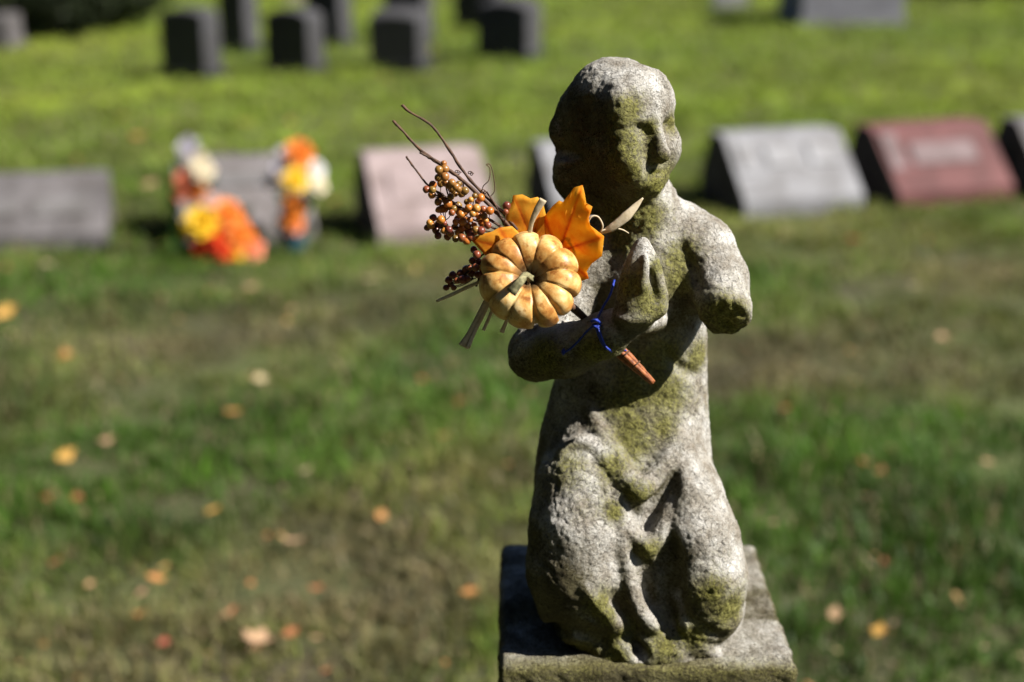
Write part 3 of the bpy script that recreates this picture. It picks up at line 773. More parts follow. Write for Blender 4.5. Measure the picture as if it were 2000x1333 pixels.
def bouquet(name, base, blooms, leaves, label, Yb, vase_h):
    root = empty(name, tuple(base))
    V = []; prof = [(0.035, 0), (0.05, 0.01), (0.058, vase_h * .6), (0.05, vase_h * .9), (0.056, vase_h), (0.046, vase_h - .002), (0.04, vase_h * .5)]
    n = 20; fs = []
    for k, (r_, z) in enumerate(prof):
        for s in range(n): V.append((r_ * math.cos(2 * math.pi * s / n), r_ * math.sin(2 * math.pi * s / n), z - 0.005))
    for k in range(len(prof) - 1):
        for s in range(n): fs.append((k * n + s, k * n + (s + 1) % n, (k + 1) * n + (s + 1) % n, (k + 1) * n + s))
    fs.append(tuple(range(n))[::-1]); fs.append(tuple((len(prof) - 1) * n + s for s in range(n)))
    me = pymesh('vase', V, fs); me.materials.append(teal); o = bpy.data.objects.new('vase', me); col.objects.link(o); o.parent = root
    top = np.array([0, 0, vase_h * .6])
    r = random.Random(3)
    for px, py, dia, c in blooms:
        Y = Yb + r.uniform(-.03, .03) - (.05 if c in ('red', 'yellow') else 0); P = W(px, py, Y) - np.array(base); s = dia * unit(px, py, Y) * 0.6
        st, sf = tube([top, top * .4 + P * .6 + np.array([0, 0, -.01]), P], [0.004, 0.003, 0.003], 5, sub=3)
        me = pymesh('stem', st, sf); me.materials.append(green); o = bpy.data.objects.new('stem', me); col.objects.link(o); o.parent = root
        f = bpy.data.objects.new('flower', bloom_mesh(c)); col.objects.link(f); f.parent = root; f.location = P; f.scale = (s, s, s)
        d = Vector((P[0] * 1.5 + r.uniform(-.1, .1), -0.25, 0.12 + r.uniform(0, .1))).normalized()
        f.rotation_euler = d.to_track_quat('Z', 'Y').to_euler()
    for px, py, ln, ang in leaves:
        Y = Yb + 0.02; P = W(px, py, Y) - np.array(base); u = unit(px, py, Y); a = R(ang)
        t = np.array([math.cos(a), -0.2, math.sin(a)]); n_ = np.array([-math.sin(a), 0, math.cos(a)])
        L_ = ln * u; V = [P - t * L_ * .5]
        for q, wv in ((-.2, .16), (.1, .2), (.3, .13)): V += [P + t * L_ * q + n_ * L_ * wv, P + t * L_ * q + np.array([0, .01, 0]), P + t * L_ * q - n_ * L_ * wv]
        V.append(P + t * L_ * .5)
        fs = [(0, 1, 2), (0, 2, 3), (1, 4, 5, 2), (2, 5, 6, 3), (4, 7, 8, 5), (5, 8, 9, 6), (7, 10, 8), (8, 10, 9)]
        me = pymesh('leaf', V, fs); me.materials.append(green); o = bpy.data.objects.new('leaf', me); col.objects.link(o); o.parent = root
    tag(root, label, 'bouquet')
gb = G(415, 508)
bouquet('flower_bouquet', (gb[0], gb[1], 0.0),
        [(368, 290, 46, 'lilac'), (384, 312, 44, 'cream'), (396, 334, 44, 'cream'), (362, 352, 46, 'coral'), (382, 372, 52, 'orange'), (356, 376, 40, 'coral'), (408, 396, 40, 'pink'),
         (392, 436, 62, 'yellow'), (374, 448, 46, 'yellow'), (444, 418, 58, 'orange'), (462, 436, 50, 'orange'), (430, 462, 56, 'red'), (402, 480, 54, 'red'), (466, 462, 56, 'orange'), (488, 484, 54, 'coral'), (440, 490, 40, 'red'), (482, 462, 40, 'orange'), (418, 440, 40, 'red'), (462, 494, 34, 'yellow')],
        [(350, 462, 70, 80), (346, 440, 60, 100), (360, 484, 60, 160), (476, 420, 50, 50), (420, 410, 50, 90), (468, 500, 50, -10), (410, 356, 46, 60), (352, 326, 44, 110), (340, 400, 50, 120), (504, 460, 46, 30), (380, 500, 50, 170)],
        'tall artificial bouquet of red, orange, yellow and cream flowers left of the other bouquet', gb[1] - 0.02, 0.13)
gb2 = G(572, 496)
bouquet('flower_bouquet', (gb2[0], gb2[1], 0.0),
        [(584, 300, 54, 'orange'), (590, 322, 44, 'peach'), (578, 352, 48, 'yellow'), (562, 358, 36, 'yellow'), (614, 332, 40, 'white'), (622, 362, 34, 'cream'), (534, 356, 38, 'white'), (546, 332, 36, 'lilac'), (574, 398, 44, 'orange'), (570, 424, 46, 'orange'), (576, 440, 36, 'coral'), (566, 462, 40, 'pink'), (578, 482, 36, 'pink'), (554, 300, 26, 'lilac')],
        [(560, 330, 44, 100), (600, 400, 44, 70), (606, 300, 44, 60), (552, 388, 44, 120), (598, 446, 44, 50), (548, 440, 40, 130)],
        'narrow bouquet of orange, yellow and white flowers, right of the fuller red one', gb2[1] - 0.02, 0.10)

# ------------------------------------------------------------------ unseen conifers, added to close the sky off to the left and behind
def conifer(x, y, hgt, rad, label, seed):
    r = np.random.default_rng(seed); root = empty('sky_block_conifer', (x, y, 0))
    n = 7000; t = r.random(n) ** 0.7                       # 0 top .. 1 bottom
    th = r.uniform(0, 2 * np.pi, n); tier = 1 - 0.35 * ((t * 11 + 0.4 * np.sin(th * 5 + seed)) % 1)
    rr = rad * (0.06 + t) * tier * r.uniform(0.55, 1.0, n)
    C = np.stack([rr * np.cos(th), rr * np.sin(th), hgt * (1 - 0.93 * t)], 1)
    out = np.stack([np.cos(th), np.sin(th), np.full(n, -0.35)], 1) + r.normal(0, .25, (n, 3)); sd = np.cross(out, r.normal(size=(n, 3))); sd /= np.linalg.norm(sd, axis=1)[:, None]
    s_ = r.uniform(0.16, 0.34, n)[:, None]
    v = np.stack([C - out * s_, C + sd * s_ * .45, C + out * s_, C - sd * s_ * .45], 1).reshape(-1, 3)
    me = np_mesh('crown', v, np.arange(n * 4).reshape(n, 4), False); me.materials.append(ever)
    o = bpy.data.objects.new('crown', me); col.objects.link(o); o.parent = root
    me = pymesh('trunk', *tube([(0, 0, -.05), (.05, 0, hgt * .5), (0, 0, hgt * .97)], [.20, .12, .02], 9)); me.materials.append(bark)
    o = bpy.data.objects.new('trunk', me); col.objects.link(o); o.parent = root
    tag(root, label, 'tree', 'conifers added to block the sky, outside the picture')
for i, (x, y, h, rd, lb) in enumerate([
    (-6.8, -2.5, 12.5, 2.8, 'unseen conifer added to block the sky, left and behind the camera'), (-6.6, 1.8, 13.5, 2.9, 'unseen conifer added to block the sky, level with the statue on its left'),
    (-7.2, 6.5, 13, 2.8, 'unseen conifer added to block the sky, left of the slant headstones'), (-3.8, -5.5, 13, 2.9, 'unseen conifer added to block the sky, behind the camera to the left'),
    (0.6, -6.2, 13.5, 3.0, 'unseen conifer added to block the sky, straight behind the camera'), (5.0, -6.4, 13, 2.9, 'unseen conifer added to block the sky, behind the camera to the right'), (-9.0, 11.5, 13, 2.6, 'unseen conifer added to block the sky, left of the far headstones')]): conifer(x, y, h, rd, lb, 60 + i)

# ================================================================== THE STATUE
STONE = stone_mat()
YF = 1.050                                     # front edge of the plinth
BL = W(974, 1300, YF); BR = W(1560, 1306, YF)
Z0 = (BL[2] + BR[2]) / 2                       # top of the plinth
YB = YF + 0.232
def build_statue():
    v = Vol((-0.035, 0.985, Z0 - 0.012), (0.215, 1.262, 1.435), 0.00155)
    # ---- robe and torso
    def lev(py, xl, xr, Yc, hy):
        a, b = W(xl, py, Yc), W(xr, py, Yc)
        return (a[2], (a[0] + b[0]) / 2, Yc, (b[0] - a[0]) / 2, hy)
    v.loft([lev(1245, 1056, 1440, 1.168, .110), lev(1160, 1044, 1446, 1.168, .106), lev(1080, 1038, 1444, 1.168, .099), lev(1000, 1038, 1418, 1.166, .089), lev(900, 1046, 1390, 1.164, .072),
            lev(840, 1056, 1386, 1.164, .054), lev(750, 1080, 1380, 1.172, .050), lev(670, 1110, 1380, 1.174, .046), lev(600, 1140, 1380, 1.170, .045), lev(530, 1150, 1375, 1.165, .040), lev(470, 1185, 1345, 1.165, .030)], 0.01)
    # floor contact: widen down to the plinth
    p = W(1240, 1235, 1.165); v.ell((p[0] + .004, 1.162, Z0 + .006), (.087, .104, .026), k=.02)
    # thighs and knees
    v.chain([(1150, 875, 1.137, 66), (1136, 945, 1.120, 86), (1130, 1030, 1.104, 94), (1126, 1110, 1.096, 95), (1132, 1175, 1.092, 84)], .010)
    v.chain([(1318, 880, 1.135, 54), (1338, 965, 1.116, 70), (1362, 1050, 1.099, 79), (1375, 1125, 1.090, 81), (1380, 1185, 1.088, 73)], .010)
    # shoulders, neck
    v.chain([(1260, 445, 1.168, 60), (1325, 455, 1.165, 56), (1368, 482, 1.158, 58)], .014)
    v.chain([(1250, 450, 1.168, 58), (1190, 480, 1.168, 54), (1155, 515, 1.160, 52)], .014)
    v.chain([(1225, 330, 1.160, 66), (1252, 400, 1.160, 64), (1262, 460, 1.160, 66)], .012)
    # chest
    v.ell(W(1290, 540, 1.155), (.046, .032, .040), yaw=.3, k=.014)
    # broken left upper arm, cut across
    v.chain([(1376, 490, 1.152, 58), (1400, 545, 1.135, 57), (1418, 608, 1.104, 52)], .012)
    pc = W(1410, 608, 1.092); v.cut(pc, (-.10, -.86, -.48), pc - .05, pc + np.array([.05, .03, .05]), .003)
    # right arm: upper arm, elbow, forearm, wrist
    v.chain([(1152, 515, 1.158, 50), (1100, 600, 1.140, 50), (1052, 680, 1.120, 50)], .010)
    v.chain([(1046, 692, 1.118, 54), (1110, 684, 1.092, 50), (1180, 655, 1.074, 42), (1245, 618, 1.068, 34)], .008)
    # praying hands
    v.prism([(1199, 622), (1202, 570), (1220, 512), (1242, 470), (1255, 462), (1266, 470), (1288, 512), (1304, 575), (1305, 600), (1296, 616), (1262, 636), (1225, 640)], 1.064, .0135, .006, .004)
    hl = W(1228, 560, 1.0515); v.cut(hl, (-.72, -.66, .22), W(1180, 630, 1.03), W(1262, 440, 1.075), .005)
    hr = W(1276, 540, 1.0495); v.cut(hr, (.35, -.92, .15), W(1262, 640, 1.03), W(1320, 440, 1.06), .005)
    v.prism([(1268, 512), (1282, 548), (1287, 586), (1274, 596), (1266, 570), (1264, 535)], 1.049, .0075, .002, .003, True)
    v.chain([(1256, 600, 1.052, 13), (1258, 560, 1.050, 10), (1260, 500, 1.053, 8)], .004)
    v.chain([(1262, 618, 1.054, 14), (1290, 604, 1.052, 11)], .004)
    v.chain([(1250, 630, 1.088, 26), (1280, 625, 1.115, 26)], .010)
    # ---- head
    yaw = math.radians(38); u_ = np.array([math.cos(yaw), math.sin(yaw), 0]); f_ = np.array([math.sin(yaw), -math.cos(yaw), 0]); w_ = np.array([0, 0, 1.0])
    Hc = W(1203, 232, 1.150); q = unit(1203, 232, 1.150)
    def H(u, f, w): return Hc + (u_ * u + f_ * f + w_ * w) * q
    def he(u, f, w, a, b, c, k=10, sub=False, pitch=0): v.ell(H(u, f, w), (a * q, b * q, c * q), yaw, pitch, k * q, sub)
    he(0, -4, 8, 95, 113, 111)
    he(0, 45, -62, 76, 68, 84, 24)
    he(6, 80, -108, 45, 36, 34, 26)
    he(54, 66, -52, 48, 44, 54, 24); he(-42, 62, -58, 46, 44, 52, 24)
    he(4, 62, 40, 80, 50, 62, 26)              # forehead
    # worn eyes, nose and mouth in face space
    for s in (-1, 1):
        he(s * 38, 112, -6, 18, 18, 13, 10, True)
        he(s * 38, 92, -10, 14, 13, 9, 4)
    he(-34, 102, 18, 28, 12, 9, 14)
    v.cap(H(1, 106, 12), H(3, 127, -52), 12 * q, 19 * q, 10 * q)
    he(3, 112, -54, 23, 17, 11, 8)
    he(2, 116, -77, 22, 9, 5, 10, True)
    he(2, 103, -86, 26, 12, 9, 10); he(2, 114, -92, 24, 10, 4, 5, True)
    # hair: cap, ridge along the temple, lumps at the back
    v.chain([(1125, 215, 1.165, 38), (1112, 255, 1.168, 38), (1118, 275, 1.170, 36)], .006)
    v.chain([(1118, 325, 1.170, 38), (1122, 350, 1.172, 38), (1140, 385, 1.172, 34)], .005)
    v.chain([(1160, 300, 1.165, 60), (1170, 350, 1.168, 55)], .012)
    v.stroke([(1212, 190), (1210, 225), (1215, 265), (1224, 312), (1242, 352)], [6, 12, 14, 14, 10], -7, .010)
    v.stroke([(1146, 200), (1138, 235), (1140, 275)], [3, 6, 5], 3, .008, True)
    v.stroke([(1278, 138), (1294, 155), (1303, 172)], [4, 6, 4], -3, .004)
    v.stroke([(1084, 294), (1106, 298), (1134, 306)], [14, 12, 7], 3, .004, True)
    # ---- drapery
    st = v.stroke
    def pl(px, py, up=0.0):                    # a place on the plinth top
        return tuple([px, py, G(px, py, Z0 + up)[1]])
    # hollows first
    st([(1314, 925), (1298, 965), (1280, 1005), (1268, 1035)], [5, 12, 13, 8], [1, 5, 6, 4], .010, True)   # pocket between the two Vs
    st([(1312, 1050), (1312, 1110), (1308, 1160), (1310, 1215)], [5, 15, 20, 19], [2, 8, 10, 10], .009, True)
    st([(1264, 1110), (1262, 1160), (1276, 1200)], [7, 14, 15], 8, .007, True)
    st([(1200, 1160), (1212, 1200), (1230, 1240)], [5, 15, 20], 10, .007, True)
    st([(1050, 1228), (1100, 1236), (1150, 1250), (1178, 1266)], [14, 18, 18, 12], 12, .008, True)        # under the left knee
    st([(1376, 1236), (1408, 1248)], [10, 11], 7, .007, True)
    v.chain([(*pl(1226, 1240, .012), 13), (*pl(1252, 1276, .008), 15)], .006, True)
    v.chain([(*pl(1306, 1215, .014), 18), (*pl(1314, 1262, .008), 13)], .006, True)
    # ridges of cloth
    st([(1094, 888), (1124, 866), (1158, 872), (1188, 908), (1216, 950), (1250, 990)], [8, 10, 11, 11, 10, 7], [-8, -4, -1, 1, 1, -1], .006)
    st([(1148, 790), (1172, 840), (1200, 892), (1226, 936), (1250, 962)], [8, 11, 14, 14, 13], [-10, -5, 0, 3, 4], .007)
    st([(1250, 964), (1276, 936), (1304, 897), (1330, 850)], [13, 13, 12, 9], [4, 3, -1, -9], .008)
    st([(1204, 960), (1222, 1028), (1262, 1066), (1288, 1042), (1310, 985)], [8, 10, 12, 11, 8], [-6, 1, 4, 3, -4], .007)
    st([(1264, 1068), (1270, 1092)], [10, 5], 3, .007)
    st([(1206, 990), (1216, 1070), (1228, 1130), (1248, 1188), (1276, 1226)], [7, 11, 12, 13, 13], [-5, 3, 5, 6, 6], .005)
    v.chain([(*pl(1272, 1222, .018), 13), (*pl(1298, 1252, .010), 14), (*pl(1336, 1296, -.006), 11)], .007)
    st([(1144, 1150), (1180, 1194), (1206, 1226)], [8, 12, 14], [-3, 4, 6], .006)
    v.chain([(*pl(1208, 1226, .018), 14), (*pl(1222, 1248, .010), 16), (*pl(1204, 1270, .003), 16), (*pl(1176, 1296, -.008), 12)], .007)
    st([(1326, 1170), (1338, 1222)], [8, 13], [-2, 6], .006)
    v.chain([(*pl(1338, 1222, .018), 13), (*pl(1360, 1258, .010), 16), (*pl(1418, 1294, -.008), 13)], .007)
    # waist creases
    st([(1300, 690), (1330, 720), (1370, 735)], [4, 6, 4], 2, .006, True)
    st([(1330, 480), (1352, 520), (1362, 560)], [4, 6, 5], 2, .006, True)
    v.blur(1, 2)
    # never below the plinth
    sl, X, Y, Z = v.box(v.lo, v.lo + v.h * v.n); v.D = np.maximum(v.D, (Z0 - .004) - Z).astype(np.float32)
    def at(px, py):
        Y = v.surf(px, py); return W(px, py, Y if Y else 1.1)
    V, Q = v.mesh()
    nr = vnormals(V, Q)
    def blob(pts, r):
        out = np.zeros(len(V))
        for px, py, rr in pts:
            c = at(px, py); d2 = ((V - c) ** 2).sum(1); s_ = rr * .00042 * r
            out = np.maximum(out, np.exp(-d2 / (s_ * s_)))
        return out
    moss = blob([(1275, 362, 48), (1300, 345, 34), (1290, 372, 34), (1235, 290, 52), (1225, 220, 34), (1232, 330, 40), (1262, 425, 40), (1210, 440, 40), (1310, 240, 22), (1268, 250, 22), (1290, 320, 20),
                 (1330, 505, 40), (1320, 545, 36), (1215, 470, 34), (1270, 590, 40), (1235, 560, 30), (1285, 520, 20), (1415, 610, 50), (1430, 640, 34), (1290, 700, 50), (1250, 760, 55), (1215, 790, 46), (1310, 780, 42), (1235, 840, 46),
                 (1300, 830, 40), (1200, 905, 36), (1110, 905, 42), (1270, 740, 75), (1230, 870, 60), (1300, 770, 60), (1245, 960, 34), (1270, 1075, 30), (1430, 1190, 46), (1390, 1160, 36), (1220, 1240, 30), (1190, 1200, 28), (1300, 1260, 40), (1350, 1240, 36), (1200, 1278, 34), (1140, 1285, 60), (1360, 700, 34), (1060, 690, 40), (1170, 690, 36), (1200, 1000, 22), (1175, 1180, 34)], 1.15)
    n1 = fbm(V * 55, 4, 3); n2 = fbm(V * 190, 3, 8); n3 = fbm(V * 18, 3, 14)
    moss = np.clip(moss * 0.92 + 0.24 * n1 + 0.28 * n3 + 0.0 - 0.35 * np.clip(nr[:, 2] - .35, 0, 1), 0, 1)
    d1, d2 = worley(V * 210 + n1[:, None] * .6, 4)
    crack = np.clip(1 - (d2 - d1) / 0.16, 0, 1)
    e1, e2 = worley(V * 120, 9); pit = np.clip(1 - e1 / 0.33, 0, 1) * (vnoise(V * 40, 77) > -.1)
    legs = np.clip((1.20 - V[:, 2]) / .03, 0, 1)
    n4 = fbm(V * 115, 2, 19); g1, g2 = worley(V * 95 + n1[:, None] * .9, 44); big = np.clip(1 - (g2 - g1) / .22, 0, 1)
    disp = 0.0007 * n4 - (0.0002 + .0004 * legs) * big * np.clip(.6 + n3, 0, 1) + 0.0009 * n3 + 0.0005 * n1 + 0.0008 * n2 - (0.0004 + 0.0005 * legs) * crack * (0.5 + 0.5 * n1) - 0.0008 * pit + 0.0012 * moss * (0.4 + 1.1 * n2)
    sm_ = np.exp(-((V - W(1415, 610, 1.098)) ** 2).sum(1) / .020 ** 2); disp = disp + sm_ * (.0050 * (e1 - .45) + .0022 * n1)
    hc = W(1255, 550, 1.055); near = np.clip(1 - np.exp(-((V - hc) ** 2).sum(1) / .035 ** 2), 0.35, 1)
    V2 = V + nr * (disp * near)[:, None]
    dirt = np.clip(0.55 * pit + 0.38 * crack + (.1 + .2 * legs) * big + 0.35 * np.clip(-n2, 0, 1) + 0.30 * n3, 0, 1)
    lit_wash = np.clip(0.44 + 0.70 * (nr[:, 2] - 0.05) + 0.5 * n3 + 0.25 * n1 + 0.40 * np.clip(nr[:, 0], -.4, 1), 0, 1)  # upward and sun-side stone painted paler, as if lit, over patchy weathering
    me = np_mesh('figure', V2, Q)
    attr(me, 'lit_wash', lit_wash)
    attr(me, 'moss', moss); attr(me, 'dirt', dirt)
    cx = (BL[0] + BR[0]) / 2; cy = (YF + YB) / 2
    root = empty('kneeling_statue', (cx, cy, 0))
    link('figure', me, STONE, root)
    # ---- plinth slab under the figure
    hx = (BR[0] - BL[0]) / 2; hy = (YB - YF) / 2; hz = 0.05
    b = Vol((BL[0] - .015, YF - .015, Z0 - .115), (BR[0] + .015, YB + .015, Z0 + .015), 0.0026)
    sl, X, Y, Z = b.box(b.lo, b.lo + b.h * b.n)
    rd = .007; qx, qy, qz = np.abs(X - cx) - hx + rd, np.abs(Y - cy) - hy + rd, np.abs(Z - (Z0 - hz)) - hz + rd
    b.D = (np.sqrt(np.maximum(qx, 0) ** 2 + np.maximum(qy, 0) ** 2 + np.maximum(qz, 0) ** 2) + np.minimum(np.maximum(np.maximum(qx, qy), qz), 0) - rd).astype(np.float32)
    PV, PQ = b.mesh(); pn = vnormals(PV, PQ)
    m1 = fbm(PV * 45, 4, 31); m2 = fbm(PV * 170, 3, 32); m3 = fbm(PV * 14, 3, 33)
    PV2 = PV + pn * (0.0022 * m1 + 0.0018 * m2 + 0.0020 * m3)[:, None]
    edge = np.exp(-((PV[:, 2] - Z0) / .02) ** 2) * np.exp(-((PV[:, 1] - YF) / .02) ** 2)
    me = np_mesh('plinth', PV2, PQ)
    attr(me, 'moss', np.clip(.45 * edge + .35 * m3 + .2 * m1, 0, 1)); attr(me, 'dirt', np.clip(.38 + .6 * m3 + .35 * m2, 0, 1))
    attr(me, 'lit_wash', np.clip(.16 + (.30 + 2.2 * np.clip(PV[:, 0] - cx, 0, .1)) * pn[:, 2] + .6 * m3 + .3 * m1, 0, 1))  # top painted lighter towards the sunny right, over patchy weathering
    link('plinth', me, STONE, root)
    # ---- the shaft that carries it down to the lawn
    for nm, inset, z0, z1 in (('shaft', .012, .16, Z0 - .098), ('footing', -.05, -.03, .165)):
        bm = boxbm(BL[0] + inset, BR[0] - inset, YF + inset, YB - inset, z0, z1, .006)
        bmesh.ops.subdivide_edges(bm, edges=list(bm.edges), cuts=2)
        me = bm_mesh(nm, bm); attr(me, 'lit_wash', [.4] * len(me.vertices)); link(nm, me, STONE, root)
    tag(root, 'weathered mossy stone statue of a kneeling praying child with a broken arm', 'statue')
    return v
VOL = build_statue()

# ================================================================== THE AUTUMN PICK
def pumpkin_mat():
    m, nt, b = mat('pumpkin_skin'); L = nt.links
    n1 = noise(nt, 42, 5, 0.65); n2 = noise(nt, 160, 4, 0.6)
    g = getattr_node(nt, 'groove').outputs['Fac']
    base = ramp(nt, n1.outputs[0], [(0.38, (0.33, 0.125, 0.022)), (0.46, (0.50, 0.24, 0.06)), (0.53, (0.60, 0.36, 0.12)), (0.62, (0.68, 0.51, 0.25))]).outputs[0]
    c = mix(nt, mathn(nt, 'MULTIPLY', g, 0.75), base, (0.36, 0.22, 0.06))
    c = mix(nt, getattr_node(nt, 'core').outputs['Fac'], c, (0.085, 0.05, 0.022))
    sp = ramp(nt, n2.outputs[0], [(0.55, (1, 1, 1)), (0.64, (0.5, 0.33, 0.2))]).outputs[0]
    c = mix(nt, 0.8, c, sp, 'MULTIPLY')
    L.new(c, b.inputs['Base Color']); b.inputs['Roughness'].default_value = 0.42; b.inputs['Specular IOR Level'].default_value = 0.4
    b.inputs['Subsurface Weight'].default_value = 0.08; b.inputs['Subsurface Radius'].default_value = (0.01, 0.005, 0.002); b.inputs['Subsurface Scale'].default_value = 0.3
    p = bump(nt, b, n1.outputs[0], 0.25, 0.003); bump(nt, b, n2.outputs[0], 0.2, 0.0006, p)
    return m
def leaf_mat():
    m, nt, b = mat('silk_leaf'); L = nt.links
    v = getattr_node(nt, 'vein').outputs['Fac']; n1 = noise(nt, 75, 5, 0.65)
    f = mathn(nt, 'ADD', mathn(nt, 'ADD', v, 0.0), mathn(nt, 'MULTIPLY', mathn(nt, 'SUBTRACT', n1.outputs[0], 0.5), 1.9))
    c = ramp(nt, f, [(0.0, (0.90, 0.50, 0.05)), (0.35, (0.86, 0.37, 0.025)), (0.65, (0.78, 0.24, 0.015)), (1.0, (0.58, 0.12, 0.010))]).outputs[0]
    L.new(c, b.inputs['Base Color']); b.inputs['Roughness'].default_value = 0.6; b.inputs['Specular IOR Level'].default_value = 0.25
    n3 = noise(nt, 2600, 2); bump(nt, b, n3.outputs[0], 0.25, 0.0004)
    t = nt.nodes.new('ShaderNodeBsdfTranslucent'); L.new(c, t.inputs[0])
    ms = nt.nodes.new('ShaderNodeMixShader'); ms.inputs[0].default_value = 0.6
    L.new(b.outputs[0], ms.inputs[1]); L.new(t.outputs[0], ms.inputs[2]); L.new(ms.outputs[0], nt.nodes['Material Output'].inputs[0])
    return m
def berry_mat(name, c1, c2, c3):
    m, nt, b = mat(name)
    oi = nt.nodes.new('ShaderNodeObjectInfo')
    r = ramp(nt, oi.outputs['Random'], [(0.0, c1), (0.5, c2), (1.0, c3)])
    n = noise(nt, 250, 4); c = mix(nt, 0.5, r.outputs[0], ramp(nt, n.outputs[0], [(0.35, (0.45, 0.3, 0.2)), (0.6, (1, 1, 1))]).outputs[0], 'MULTIPLY')
    nt.links.new(c, b.inputs['Base Color']); b.inputs['Roughness'].default_value = 0.33; b.inputs['Specular IOR Level'].default_value = 0.45
    return m
TWIG = simple('twig_bark', (0.040, 0.022, 0.014), (0.11, 0.055, 0.028), 260, 0.7)
RAFF = simple('raffia', (0.50, 0.40, 0.25), (0.66, 0.56, 0.40), 300, 0.65, 0.3, 0.0006, trans=0.2)
STEMM = simple('pumpkin_stem', (0.10, 0.095, 0.045), (0.28, 0.25, 0.13), 320, 0.8, 0.5, 0.001)
WRAP = simple('cinnamon_wrap', (0.11, 0.030, 0.010), (0.36, 0.125, 0.040), 260, 0.6, 0.4, 0.0006)
BLUE = simple('blue_twine', (0.006, 0.016, 0.16), (0.02, 0.05, 0.36), 900, 0.55, 0.6, 0.0008)

pick = empty('autumn_pick', tuple(W(1165, 640, 1.09)))
tag(pick, 'autumn floral pick with mini pumpkin, orange leaves and berry twigs in the statue arm', 'floral pick')
def part(name, vf, m, parent=pick, smooth=True):
    me = pymesh(name, *vf, smooth); return link(name, me, m, parent)

def build_pumpkin():
    c = W(1035, 549, 1.040); Rp = 100 * unit(1035, 549, 1.04)
    nl = 11; NU, NV = 176, 90; V = []; gr = []; core = []
    r = random.Random(5); amp = [r.uniform(.78, 1.12) for _ in range(nl)]
    off = [r.uniform(-.17, .17) for _ in range(nl)]
    for j in range(NV):
        ph = math.pi * j / (NV - 1)                       # 0 = stem end
        for i in range(NU):
            th = 2 * math.pi * i / NU
            t = th / (2 * math.pi) * nl; k0 = int(t) % nl; fr = t - int(t)
            b0, b1 = off[k0], 1 + off[(k0 + 1) % nl]
            fr = min(max((fr - b0) / (b1 - b0), 0), 1)
            lob = math.sin(math.pi * fr)
            crease = max(lob, 0.0) ** 0.38
            a = amp[k0]
            eq = math.sin(ph) ** 0.75
            rad = (0.87 + 0.13 * a * crease) * eq
            bulge = 0.62 * (math.cos(ph))
            dim = 0.24 * math.exp(-(ph / 0.5) ** 2) + 0.26 * math.exp(-(ph / 0.15) ** 2) + 0.25 * math.exp(-((math.pi - ph) / .45) ** 2) * -1
            z = bulge * (0.90 + 0.10 * crease) - dim
            V.append((rad * math.cos(th), rad * math.sin(th), z)); core.append(math.exp(-(ph / .2) ** 4)); gr.append((1 - crease) * min(1, math.sin(ph) * 1.5) + .4 * math.exp(-(ph / .4) ** 2))
    fs = [(j * NU + i, j * NU + (i + 1) % NU, (j + 1) * NU + (i + 1) % NU, (j + 1) * NU + i) for j in range(NV - 1) for i in range(NU)]
    V = np.array(V) * Rp
    ax = Vector((-0.04, -1.0, 0.62)).normalized()
    M = np.array((ax.to_track_quat('Z', 'Y').to_matrix() @ Matrix.Rotation(.25, 3, 'Z')))
    V = V @ M.T; V += np.array(c)
    V += 0.0017 * np.stack([fbm(V * 40, 3, 51), fbm(V * 40, 3, 52), fbm(V * 40, 3, 53)], 1)
    me = pymesh('pumpkin', V, [f[::-1] for f in fs]); attr(me, 'groove', gr); attr(me, 'core', core)
    o = link('pumpkin', me, pumpkin_mat(), pick); o['label'] = 'creamy orange ribbed mini pumpkin'
    Yc = 1.040
    a = np.array(c) + np.array(ax) * Rp * .18
    pts = [a, a + np.array(ax) * Rp * .30 + np.array([-.003, 0, -.001]), W(1020, 545, Yc - .040), W(998, 572, Yc - .043)]
    sv, sf = tube(pts, [.0040, .0027, .0030, .0045], 12, sub=5)
    sv = [p_ + (np.array(p_) * 0) for p_ in sv]
    for i, p_ in enumerate(sv):
        if i % 12 % 2: 
            k = i // 12 * 12; cen = np.mean(sv[k:k + 12], axis=0); sv[i] = cen + (p_ - cen) * .72
    part('pumpkin_stem', (sv, sf), STEMM, o)
build_pumpkin()

